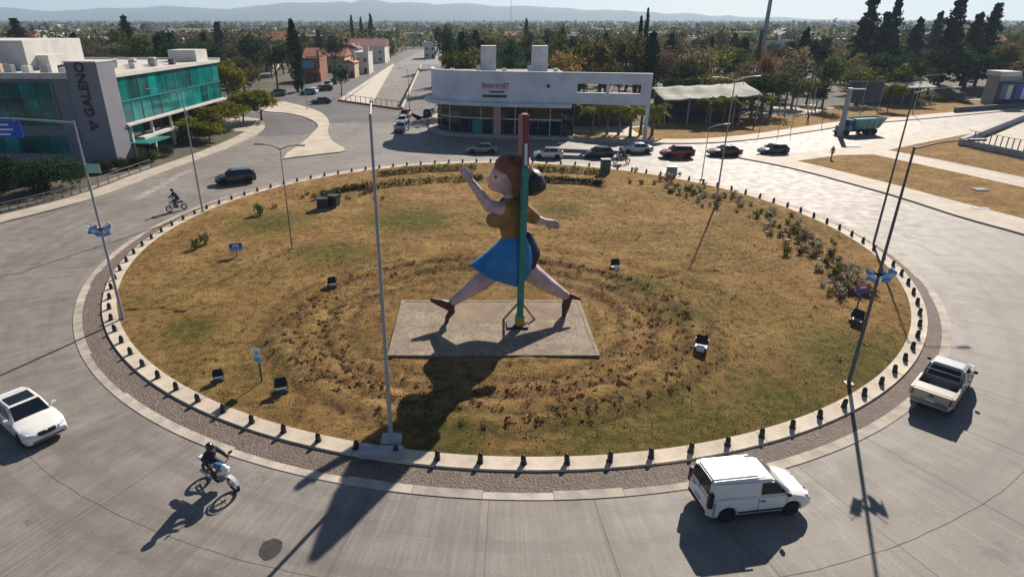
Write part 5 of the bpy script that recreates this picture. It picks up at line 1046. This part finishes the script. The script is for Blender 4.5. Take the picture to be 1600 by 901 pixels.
H('cream two-storey house below the tall conifers', 1376, 124, 34, 6.6, 'wall_cream', 'roof_tile', 'flat', 10)
H('red brick house between the two conifer groups', 1412, 134, 28, 4.8, 'wall_brick', 'roof_tile', 'gable', 9)
H('pale roofed house between the conifer groups', 1460, 120, 34, 5.0, 'wall_white', 'roof_metal', 'gable', 10)
H('white house at the far right edge below the trees', 1590, 126, 40, 5.0, 'wall_white', 'roof_grey', 'gable', 10)
H('pale house on the skyline left, above the office roof box', 120, 84, 30, 7.6, 'wall_white', 'roof_tile', 'gable', 10)
H('white house far up the avenue on its right side', 672, 92, 18, 7, 'wall_white', 'roof_grey', 'flat', 12)
H('white bungalow far left behind the office', 20, 92, 30, 6.5, 'wall_white', 'roof_grey', 'flat', 12)

hr_ = random.Random(21); spots = []
for k in range(34):
    for _ in range(60):
        u, vb = hr_.uniform(-20, 1620), hr_.uniform(72, 100); g_ = ground(u, vb)
        if -48 < g_.x < -4 or any((g_.x - o.location.x) ** 2 + ((g_.y - o.location.y) * .6) ** 2 < 300 for o in COL.objects if o.parent is None and o.get('category') in ('house', 'building')): continue
        zone = 'beyond the office' if u < 400 else 'along the avenue' if u < 690 else 'behind the showroom' if u < 1010 else 'behind the kiosk' if u < 1330 else 'beyond the conifers'
        wl_, rf_, kd = hr_.choice((('wall_white', 'roof_grey', 'flat'), ('wall_white', 'roof_tile', 'gable'), ('wall_cream', 'roof_tile', 'gable'), ('wall_white', 'roof_metal', 'gable'), ('wall_white', 'roof_grey', 'gablef')))
        H('%s house with %s roof among the trees %s' % ({'wall_white': 'pale', 'wall_cream': 'cream'}[wl_], {'roof_grey': 'flat grey' if kd == 'flat' else 'pitched grey', 'roof_tile': 'orange tiled', 'roof_metal': 'pale metal'}[rf_], zone), u, vb, hr_.uniform(9, 15) / mpp(g_.y), hr_.uniform(5.5, 8.5), wl_, rf_, kd, 10)['group'] = 'pale houses among the trees'
        break

# ------------------------------------------------------------------ trees
tr = random.Random(11)
def trunk_mesh(h, r, limbs, spread, lean=.15):
    m = MB(); top = Vector((tr.uniform(-lean, lean), tr.uniform(-lean, lean), h)); m.tube([(0, 0, -.1), (0, 0, h * .1), top * .55, top], [r * 1.35, r, r * .8, r * .55], 8)
    for k in range(limbs):
        a = 6.283 * k / limbs + tr.uniform(-.4, .4); st = top * tr.uniform(.55, .98); e = st + Vector((math.cos(a) * spread * tr.uniform(.5, 1), math.sin(a) * spread * tr.uniform(.5, 1), h * tr.uniform(.35, .8))); md = st.lerp(e, .5) + Vector((0, 0, -h * .06))
        m.tube([st, md, e], [r * .42, r * .26, r * .08], 6)
        for _ in range(2): f = e + Vector((tr.gauss(0, spread * .25), tr.gauss(0, spread * .25), h * tr.uniform(.1, .3))); m.tube([md, f], [r * .16, r * .04], 4)
    return m
def lobed(rx, rz, zc, lobes, n, size, lobe_r=.42, flat=.75, hollow=.55):
    m = MB()
    for k in range(lobes):
        d = Vector((tr.gauss(0, 1), tr.gauss(0, 1), tr.gauss(0, .8))).normalized() * (tr.random() ** .45) * .78; q = lobe_r * tr.uniform(.65, 1.25)
        cards(m, (d.x * rx, d.y * rx, zc + d.z * rz), rx * q, rx * q, rx * q * flat, int(n / lobes * (q / lobe_r) ** 2), size, .35, hollow)
    return m
PROTO = {}
def proto(kind, trunk, crown, tm, cm):
    a, b = trunk.mesh('trunk', .9), crown.mesh('crown'); a.materials.append(MATS[tm]); b.materials.append(MATS[cm]); PROTO.setdefault(kind, []).append((a, b))
rnd = tr
for s in range(3):
    for kind, cm in (('green', 'leaf_green'), ('dark', 'leaf_dark'), ('olive', 'leaf_olive')): proto(kind, trunk_mesh(4, .26, 6, 2.6), lobed(4, 3.1, 6.6, 18, 1500, .62), 'bark', cm)
    proto('yellow', trunk_mesh(2.8, .16, 6, 2.2), lobed(3.7, 3.1, 5.8, 22, 3600, .50, .42, .8, .4), 'bark', 'leaf_yellow')
    proto('brown', trunk_mesh(4, .24, 8, 3.0), lobed(4, 3.2, 6.6, 20, 1100, .50, .42, .8, .3), 'bark', 'leaf_brown'); proto('orange', trunk_mesh(4, .22, 7, 2.6), lobed(3.8, 3.0, 6.4, 18, 1300, .5), 'bark', 'leaf_orange')
def bare(h=10):
    m = MB(); c = MB()
    def grow(p, d, L, r, lv):
        e = p + d * L; m.tube([p, e], [r, r * .65], 6 if lv > 2 else 4, cap=False)
        if lv == 0:
            for _ in range(7):
                q = e - d * L * tr.random() * .8; dd = (d + Vector((tr.gauss(0, .6), tr.gauss(0, .6), tr.gauss(0, .4)))).normalized(); ll = tr.uniform(.5, 1.2); n = dd.orthogonal().normalized() * .028; o = len(c.v)
                c.v += [tuple(q - n), tuple(q + n), tuple(q + dd * ll)]; c.f.append((o, o + 1, o + 2)); c.mi.append(0)
            return
        for k in range(3 if lv > 1 else 4):
            dd = (d + Vector((tr.gauss(0, .48), tr.gauss(0, .48), tr.gauss(.12, .25)))).normalized(); grow(p + d * L * tr.uniform(.55, 1), dd, L * tr.uniform(.62, .85), r * .58, lv - 1)
    grow(Vector((0, 0, 0)), Vector((0, 0, 1)), 2.6, .26, 5); return m, c
for s in range(3): a, b = bare(); proto('bare', a, b, 'bark_pale' if s == 1 else 'bark', 'twig')
for s in range(2):
    m = MB()
    for k in range(26): z = .8 + k * .43; r = .78 * math.sin(min(1, (k + 1.5) / 8) * 1.57) * (1 - max(0, (k - 14) / 13) ** 1.6); cards(m, (tr.gauss(0, .06), tr.gauss(0, .06), z), max(r, .1), max(r, .1), .45, 55, .42, .8, .6)
    proto('cypress', MB().tube([(0, 0, 0), (0, 0, 11)], [.16, .03], 6), m, 'bark', 'leaf_conifer')
for s in range(3):
    m = MB(); tk = MB().tube([(0, 0, -.1), (0, 0, 6), (0, 0, 12)], [.30, .18, .03], 8)
    for k in range(90):
        z = 1.2 + 10.7 * (k / 89) ** .95; L = (3.0 * (1 - (z / 12.5)) ** .7 + .22) * tr.uniform(.6, 1.12) * (1 + .22 * math.sin(z * 2.1 + s)); a = k * 2.4 + tr.uniform(-.4, .4); d = Vector((math.cos(a), math.sin(a), tr.uniform(-.12, .22))); tk.tube([(0, 0, z), tuple(Vector((0, 0, z)) + d * L * .9)], [.06, .015], 4)
        for j in range(3): q = Vector((0, 0, z)) + d * L * (.3 + .3 * j); cards(m, q, L * .24 + .12, L * .24 + .12, .36, 15, .50, .5, .2)
    proto('conifer', tk, m, 'bark', 'leaf_conifer')
for s in range(2):
    m = MB(); n = 17
    for k in range(n):
        a = 6.283 * k / n + tr.uniform(-.15, .15); el = tr.uniform(-.1, 1.0); L = tr.uniform(2.1, 2.8); d = Vector((math.cos(a), math.sin(a), 0)); side = Vector((-d.y, d.x, 0)); P_ = []
        for i in range(9): t_ = i / 8; P_.append(Vector((0, 0, 4.4)) + d * L * t_ * math.cos(el * .6) + Vector((0, 0, 1)) * (L * t_ * math.sin(el) - 1.9 * t_ * t_))
        for i in range(8):
            for sg_ in (1, -1):
                wd = .62 * math.sin(3.1416 * min(.95, (i + .9) / 9)); o = len(m.v); m.v += [tuple(P_[i]), tuple(P_[i + 1]), tuple(P_[i + 1] + side * sg_ * wd + d * .22 - Vector((0, 0, .22))), tuple(P_[i] + side * sg_ * wd * .85 + d * .2 - Vector((0, 0, .2)))]; m.f.append((o, o + 1, o + 2, o + 3)); m.mi.append(0)
    proto('palm', MB().tube([(0, 0, 0), (.05, 0, 2.2), (0, 0, 4.4)], [.24, .19, .17], 8), m, 'bark_pale', 'leaf_palm')
for s in range(2): proto('bush', trunk_mesh(1.2, .16, 6, 1.6), lobed(3.0, 2.2, 2.1, 22, 4200, .26, .36, .9, .6), 'bark', 'leaf_dark')
BASEH = dict(green=9.6, dark=9.6, olive=9.6, yellow=9.0, brown=9.6, orange=9.4, bare=11.0, cypress=12.2, conifer=12.2, palm=5.2, bush=4.3); BASEW = dict(green=9., dark=9., olive=9., yellow=8., brown=9., orange=9., bare=9., cypress=1.9, conifer=6., palm=5., bush=7.5)
NAMES = dict(green='leafy_tree', dark='evergreen_tree', olive='olive_green_tree', yellow='yellow_green_tree', brown='brown_leaved_tree', orange='orange_leaved_tree', bare='bare_tree', cypress='cypress_tree', conifer='conifer_tree', palm='palm_tree', bush='large_shrub')
def tree(kind, x, y, h, wd, label, group=None, z=0.):
    a, b = tr.choice(PROTO[kind]); sx = wd / BASEW[kind]; t = thing(NAMES[kind], label, 'shrub' if kind == 'bush' else 'palm' if kind == 'palm' else 'tree', (x, y, z), tr.uniform(0, 6.28), group, (sx, sx, h / BASEH[kind]))
    link('trunk', a, None, t); link('crown', b, None, t); return t
def T(kind, u, Y, vtop, wpx, label, group=None, z=0.):
    p = at(u, vtop, Y); return tree(kind, p.x, Y, p.z - z, wpx * mpp(Y, 8), label, group, z)
# trees one can pick out
T('bush', 58, 67.5, 240, 150, 'big dark green shrub beside the railing in front of the office', None, .15); T('bush', -35, 66, 238, 150, 'dark shrub at the left edge behind the railing', None, .15)
for u, Y, vt, wp, lb in ((402, 119, 138, 92, 'yellow green street tree at the bend, right end of the row by the office'), (374, 117, 146, 76, 'yellow green street tree second from the bend by the office'), (342, 109, 158, 92, 'yellow green street tree before the far glass corner of the office'), (316, 102, 164, 92, 'yellow green street tree in the middle of the row by the office'), (290, 97, 182, 74, 'small yellow green tree at the near end of the row by the office'), (322, 97, 188, 66, 'low yellow green tree leaning over the pavement by the office')): T('yellow', u, Y, vt, wp, lb, 'street trees by the office', .15)
T('yellow', 352, 132, 92, 60, 'yellow green tree rising behind the far glass corner of the office'); T('olive', 376, 150, 98, 64, 'olive tree behind the street trees by the office')
T('cypress', 453, 168, 27, 26, 'tall dark cypress standing left of the red shop'); T('cypress', 462, 172, 48, 18, 'shorter cypress leaning against the tall dark cypress')
T('cypress', 1014, 150, 9, 13, 'tallest thin cypress behind the right end of the showroom'); T('cypress', 1003, 152, 22, 15, 'thin cypress just left of the tallest one behind the showroom')
T('cypress', 548, 330, 22, 10, 'cypress on the skyline above the dark red roof, left one'); T('cypress', 578, 340, 20, 12, 'cypress on the skyline above the dark red roof, right one'); T('cypress', 563, 350, 25, 9, 'cypress on the skyline above the dark red roof, middle one'); T('cypress', 823, 300, 27, 12, 'cypress on the skyline between the showroom roof boxes')
T('green', 716, 130, 68, 74, 'round green tree behind the left end of the showroom'); T('dark', 700, 170, 44, 46, 'dark evergreen above the round tree by the showroom'); T('dark', 798, 132, 84, 48, 'dark tree between the showroom roof boxes')
for u, Y, vt, wp, k, lb in ((885, 136, 76, 80, 'orange', 'rusty brown tree above the showroom roof'), (918, 150, 58, 62, 'olive', 'olive tree above the rusty one behind the showroom'), (952, 146, 52, 66, 'olive', 'pale olive tree in the middle behind the showroom'), (985, 142, 48, 62, 'olive', 'olive tree beside the thin cypresses behind the showroom'), (1045, 150, 62, 70, 'brown', 'brownish tree right of the thin cypresses'), (1090, 145, 60, 84, 'brown', 'broad brown tree above the kiosk'), (1122, 152, 66, 70, 'olive', 'olive brown tree right of the broad one above the kiosk'), (1172, 150, 84, 60, 'brown', 'low brown tree below the telecom mast'), (1206, 148, 74, 46, 'orange', 'orange leaved tree below the telecom mast'), (1246, 142, 66, 76, 'brown', 'round grey brown tree right of the orange one'), (1303, 136, 80, 58, 'green', 'green tree beside the teal screen'), (1290, 170, 48, 50, 'dark', 'dark evergreen above the green tree by the screen'), (1282, 132, 132, 44, 'dark', 'low dark tree behind the thin verge posts')): T(k, u, Y, vt, wp, lb)
for u, Y, vt, wp, lb in ((1150, 230, 12, 90, 'large bare tree on the skyline left of the telecom mast'), (1118, 225, 22, 66, 'bare tree on the skyline, left of the largest one'), (92, 150, 26, 110, 'large bare brown tree above the office roof box'), (40, 155, 36, 70, 'bare tree at the far left above the office'), (1065, 150, 92, 80, 'bare shrubby tree behind the kiosk roof')): T('bare', u, Y, vt, wp, lb)
for u, Y, vt, wp, lb in ((1368, 185, -8, 52, 'tallest conifer of the left conifer group'), (1408, 190, -6, 40, 'conifer second from left in the left conifer group'), (1440, 200, 28, 44, 'shorter conifer at the right of the left conifer group'), (1350, 205, 36, 40, 'short conifer at the left of the left conifer group'), (1389, 180, 18, 46, 'wide conifer in the middle of the left conifer group'), (1472, 230, 18, 34, 'slim conifer standing between the two conifer groups'), (1506, 175, -10, 56, 'tallest conifer of the right conifer group'), (1534, 182, 20, 48, 'conifer in the middle of the right conifer group'), (1562, 185, 4, 50, 'right hand tall conifer of the right conifer group'), (1484, 190, 42, 40, 'low conifer at the left of the right conifer group')): T('conifer', u, Y, vt, wp, lb, 'tall conifers')
T('dark', 1384, 178, 60, 110, 'dense dark evergreen mass below the left conifer group'); T('dark', 1528, 170, 62, 120, 'dense dark evergreen mass below the right conifer group'); T('yellow', 1398, 132, 128, 46, 'yellow green bushy tree right of the teal screen', None, .15); T('olive', 1590, 165, 60, 60, 'olive tree at the far right edge')
for i, (u, v, h) in enumerate(((843, 206, 5.2), (885, 204, 5.6), (925, 210, 4.4), (966, 212, 5.4), (1000, 212, 4.8), (905, 196, 5.0))): p = ground(u, v); tree('palm', p.x, p.y, h * 1.08, 5.6, 'small palm in front of the showroom, %s from the left' % ('first', 'third', 'fourth', 'fifth', 'sixth', 'taller one behind, fourth')[i] if i < 5 else 'palm standing closest to the showroom wall', 'palms before the showroom', .155)
for i, (u, v, h) in enumerate(((1103, 197, 5.0), (1128, 196, 5.2), (1152, 190, 5.6), (1172, 188, 5.4), (1188, 188, 4.8), (1236, 170, 5.2))): p = ground(u, v); tree('palm', p.x, p.y, h, 6.0, 'palm by the kiosk terrace, %s counted from the kiosk' % ('first', 'second', 'third', 'fourth', 'fifth', 'sixth')[i], 'palms by the kiosk', .155)
for i, (u, Y) in enumerate(((190, 77.5), (215, 79), (238, 82), (262, 86), (130, 74.5), (160, 76))): p = at(u, 260, Y); tree('bush', p.x, Y, 1.7, 3.4, 'low dark bush at the office wall, %s the sign tower' % ('first right of', 'second right of', 'third right of', 'fourth right of', 'second left of', 'first left of')[i], 'bushes at the foot of the office', .155)
for k, u, Y, vt, wp, lb in (('dark', 425, 178, 62, 60, 'dense dark tree left of the tall cypress'), ('dark', 385, 200, 52, 62, 'dark tree above the yellow trees by the office'), ('conifer', 338, 260, 34, 34, 'pointed conifer on the skyline above the glass corner of the office'), ('dark', 250, 210, 48, 64, 'dark round tree above the middle of the office roof'), ('conifer', 192, 250, 24, 36, 'tall conifer on the skyline above the lettered tower'), ('bare', 150, 170, 50, 84, 'wide bare tree above the lettered tower'), ('dark', 520, 230, 56, 50, 'dark tree between the cypress and the dark red roof'), ('dark', 690, 260, 34, 40, 'tall dark tree right of the avenue on the skyline'), ('olive', 770, 240, 50, 56, 'olive tree above the left roof box of the showroom'), ('dark', 860, 230, 44, 54, 'dark tree above the right roof box of the showroom'), ('conifer', 20, 240, 28, 40, 'conifer on the skyline at the far left'), ('bare', 1000, 210, 44, 66, 'bare tree behind the thin cypresses'), ('brown', 1060, 190, 52, 70, 'tall brown tree above the long cream building'), ('bare', 1220, 190, 46, 80, 'bare tree right of the telecom mast'), ('dark', 530, 158, 100, 36, 'dark street tree in front of the small cream house')): T(k, u, Y, vt, wp, lb)
for u, v, h, nm in ((866, 208, 5.0, 'between the lamp post and the second palm'), (948, 211, 5.6, 'just left of the tallest palm'), (984, 215, 5.2, 'close to the right end pier'), (1018, 214, 5.4, 'just beyond the right end pier'), (935, 200, 6.0, 'deepest under the screen wall')): p = ground(u, v); tree('palm', p.x, p.y, h, 5.6, 'palm before the showroom wing, %s' % nm, 'palms before the showroom', .155)
# rows of trees in the town, thinned where something else stands
taken = [(-40, 80, 46)]
boxes = [(-95, -40, 70, 122), (-44, -8, 100, 420), (-12, 30, 96, 122), (28, 53, 104, 124), (-60, -30, 120, 175)]
blocks = [o for o in list(COL.objects) if o.parent is None and o.get('category') in ('house', 'building')]
cnt = 0; ZON = ('beyond the office', 'along the sunken avenue', 'behind the showroom', 'behind the kiosk', 'beyond the conifers')
kw = {'green': 'leafy green tree', 'dark': 'dark evergreen tree', 'olive': 'olive green tree', 'brown': 'brown leaved tree', 'bare': 'bare winter tree', 'conifer': 'pointed dark conifer', 'cypress': 'slim cypress'}
def clear(x, y, e=4):
    if any(a - e < x < b + e and c - e < y < d + e for a, b, c, d in boxes): return False
    return all(not (abs(x - o.location.x) < 9 and -24 < y - o.location.y < 14) for o in blocks)
tries = 0
while cnt < 340 and tries < 14000:
    tries += 1; Y = 126 + 190 * tr.random() ** 1.1; u = tr.uniform(-40, 1640); x = (u - 742) * mpp(Y)
    if not clear(x, Y) or any((x - a) ** 2 + (Y - b) ** 2 < 27 for a, b, c in taken): continue
    if 60 < x < 135 and Y < 128 + (x - 60) * .5: continue
    k = tr.choices(('green', 'dark', 'olive', 'brown', 'bare', 'conifer', 'cypress'), (22, 27, 20, 7, 17, 4, 3))[0]
    h = {'conifer': tr.uniform(11, 16), 'cypress': tr.uniform(10, 14)}.get(k, tr.uniform(8, 13.5) if Y > 150 else tr.uniform(6.5, 9.5)); wd = {'conifer': 6.5, 'cypress': 2.2}.get(k, tr.uniform(8, 13))
    zi = 0 if u < 400 else 1 if u < 690 else 2 if u < 1010 else 3 if u < 1330 else 4
    tree(k, x, Y, h, wd, '%s in the built-up wood %s' % (kw[k], ZON[zi]), '%ss %s' % (kw[k], ZON[zi])); taken.append((x, Y, 6)); cnt += 1
m1, m2, m3 = MB(), MB(), MB()
for _ in range(6500):
    Y = 300 + 3000 * tr.random() ** 2.2; u = tr.uniform(-60, 1660); x = (u - 742) * mpp(Y); h = tr.uniform(7, 13) * (1.15 if tr.random() < .1 else 1); w_ = h * tr.uniform(.42, .65)
    if -40 < x < -8 and Y < 420: continue
    tall = tr.random() < .16
    if tall: w_ *= .45; h *= 1.25
    cards(tr.choice((m1, m1, m1, m2, m2, m3)), (x, Y, h * .55), w_, w_, h * .45, 30 if Y < 1000 else 16, 1.6 + Y / 700, .3, .4)
f_ = obj('far_wood', m1, 'leaf_dark'); tag(f_, 'far wood of dark trees spreading to the hills', 'woods', kind='stuff'); f_ = obj('far_wood', m2, 'leaf_olive'); tag(f_, 'olive tree crowns within the far wood', 'woods', kind='stuff'); f_ = obj('far_wood', m3, 'leaf_brown'); tag(f_, 'brown bare crowns within the far wood', 'woods', kind='stuff')
hs = MB()
for _ in range(120):
    Y = 300 + 800 * tr.random() ** 1.3; u = tr.uniform(-40, 1640); x = (u - 742) * mpp(Y); w_ = tr.uniform(4, 9)
    if -46 < x < -6 and Y < 420: continue
    hs.box(x - w_, x + w_, Y, Y + 8, 0, tr.uniform(6, 10))
f_ = obj('far_houses', hs, 'wall_white'); tag(f_, 'far white houses scattered in the wood', 'houses', kind='stuff')

# ------------------------------------------------------------------ planting on the island
def hedge_row(label, pts, wd, h, m_):
    t = thing('hedge', label, 'hedge', (0, 0, 0)); P_ = smooth_line([ground(*p) for p in pts], 10); c = MB(); st = MB()
    for i, p in enumerate(P_):
        if mnoise.noise((p.x * .8, p.y, 1)) < -.42: continue
        q = h * tr.uniform(.75, 1.2); cards(c, (p.x + tr.gauss(0, .1), p.y + tr.gauss(0, .1), hz(p.x, p.y) + q * .5), wd * .75, wd * .6, q * .55, 60, .20, .4, .5); st.tube([(p.x, p.y, hz(p.x, p.y) - .05), (p.x, p.y, hz(p.x, p.y) + q * .5)], .02, 4)
    obj('foliage', c, m_, t); obj('stems', st, 'bark', t)
hedge_row('clipped green hedge along the far rim left of the sculpture', [(594, 276), (640, 271), (690, 268), (740, 267)], .75, .75, 'leaf_green'); hedge_row('clipped green hedge along the far rim right of the sculpture', [(842, 269), (880, 270), (930, 273)], .75, .7, 'leaf_green')
hedge_row('ragged dark hedge on the inner row left of the sculpture', [(505, 310), (540, 301), (580, 296), (640, 290), (700, 285), (750, 283)], .7, .7, 'leaf_dark'); hedge_row('ragged dark hedge on the inner row right of the sculpture', [(848, 285), (880, 286), (915, 288), (940, 291)], .6, .65, 'leaf_dark')
def shrub_mesh(n, s, m_):
    c = MB(); cards(c, (0, 0, .42), .5, .5, .45, n, s, .4, .25); st = MB()
    for k in range(6): a = 6.283 * k / 6; st.tube([(0, 0, 0), (.3 * math.cos(a), .3 * math.sin(a), .6)], [.02, .008], 4)
    a, b = c.mesh('foliage'), st.mesh('stems'); a.materials.append(MATS[m_]); b.materials.append(MATS['bark']); return a, b
SH = [shrub_mesh(70, .26, q) for q in ('leaf_grey', 'weed_red', 'leaf_olive', 'leaf_grey', 'leaf_green')]; SHN = ('pale grey', 'reddish', 'olive', 'pale grey', 'dark green')
def shrub(k, u, v, s, where, grp):
    p = ground(u, v); t = thing('low_shrub', '%s low shrub %s' % (SHN[k], where), 'shrub', (p.x, p.y, hz(p.x, p.y) - .03), tr.uniform(0, 6), grp, (s, s, s * tr.uniform(.8, 1.25))); link('foliage', SH[k][0], None, t); link('stems', SH[k][1], None, t)
bed = smooth_line([Vector((q[0], q[1], 0)) for q in ((985, 280), (1045, 287), (1090, 303), (1150, 322), (1205, 345), (1255, 375), (1290, 405), (1318, 440), (1330, 465))], 10)
for k in range(150):
    p = bed[int(tr.random() ** .8 * (len(bed) - 1))]; sp = lerp(6, 22, p.x / 1330 - .3)
    shrub(tr.choice((0, 0, 1, 1, 2, 3, 3, 4)), p.x + tr.gauss(0, sp), p.y + tr.gauss(0, sp * .55), tr.uniform(.4, 1.0), 'in the long planting bed on the right of the island', 'shrubs in the long bed')
for k, u, v, s, lb in ((4, 407, 338, 1.3, 'alone on the lawn near the lamp by the office'), (2, 322, 383, 1.1, 'left of the blue sign on the lawn'), (4, 306, 392, 1.0, 'at the left rim beyond the blue sign'), (1, 430, 326, .7, 'beside the lone green shrub on the lawn')): shrub(k, u, v, s, lb, None)
for k in range(26): shrub(1, tr.uniform(470, 600), tr.uniform(296, 320), tr.uniform(.4, .7), 'behind the equipment cabinets', 'shrubs behind the cabinets')
for k in range(60):
    p = bed[int(tr.random() * (len(bed) - 1))]; q = ground(p.x + tr.gauss(0, 14), p.y + 12 + tr.gauss(0, 6))
    if k < 22:
        mb = MB(); bm = bmesh.new(); bmesh.ops.create_icosphere(bm, subdivisions=1, radius=1)
        for v_ in bm.verts: v_.co *= tr.uniform(.75, 1.2)
        me = bpy.data.meshes.new('rock'); bm.to_mesh(me); bm.free(); s = tr.uniform(.10, .24); o = link('rock', me, 'kerb_pale'); o.location = (q.x, q.y, hz(q.x, q.y) + s * .2); o.scale = (s * 1.4, s, s * .6); o.rotation_euler = (0, 0, tr.uniform(0, 6)); tag(o, 'pale stone on the edge of the long planting bed', 'stone', 'stones edging the long bed')

# ------------------------------------------------------------------ hills and haze
hm = MB(); nx, ny = 150, 5
def hill_h(u):
    f = lambda pts: interp(pts, u)
    return f([(-300, 16), (0, 12), (90, 17), (160, 14), (260, 10), (360, 14), (460, 4), (560, 2), (650, 4), (760, 8), (860, 12), (960, 16), (1060, 22), (1160, 26), (1280, 30), (1500, 36), (1900, 38)])
for i in range(nx + 1):
    u = -300 + 2200 * i / nx
    for j, (Y, k) in enumerate(((4300, 0), (4700, .35), (5200, .75), (5800, 1.), (6600, .6), (7400, 0))):
        top = max(at(u, hill_h(u) - 3 * mnoise.noise((u * .02, 0, 0)) - 1.5 * mnoise.noise((u * .07, 3, 0)), 5800).z, 3); hm.v.append(((u - 742) * mpp(5800) * (Y / 5800) , Y, -.05 + top * k * (1 + .12 * mnoise.noise((u * .03, j * 1.7, 5)))))
hm.f = [(i * 6 + j, (i + 1) * 6 + j, (i + 1) * 6 + j + 1, i * 6 + j + 1) for i in range(nx) for j in range(5)]; hm.mi = [0] * len(hm.f)
struct('hills', hm, 'hill', smooth=4)
hb = MB().box(-7800, 7800, -300, 8200, -8.5, 260)
m, n, l = new_mat('haze_air'); n.remove(n['Principled BSDF']); pv = n.new('ShaderNodeVolumePrincipled'); pv.inputs['Color'].default_value = (.58, .77, 1.0, 1); pv.inputs['Density'].default_value = .00014; pv.inputs['Anisotropy'].default_value = .2
l.new(pv.outputs[0], n['Material Output'].inputs['Volume'])
hzb = obj('haze', hb, 'haze_air'); hzb['kind'] = 'stuff'; hzb['label'] = 'thin blue haze over the town and hills'; hzb['category'] = 'haze'
print('objects', len(S.objects), 'tris', sum(len(o.data.polygons) for o in S.objects if o.type == 'MESH' and o.data.users == 1))
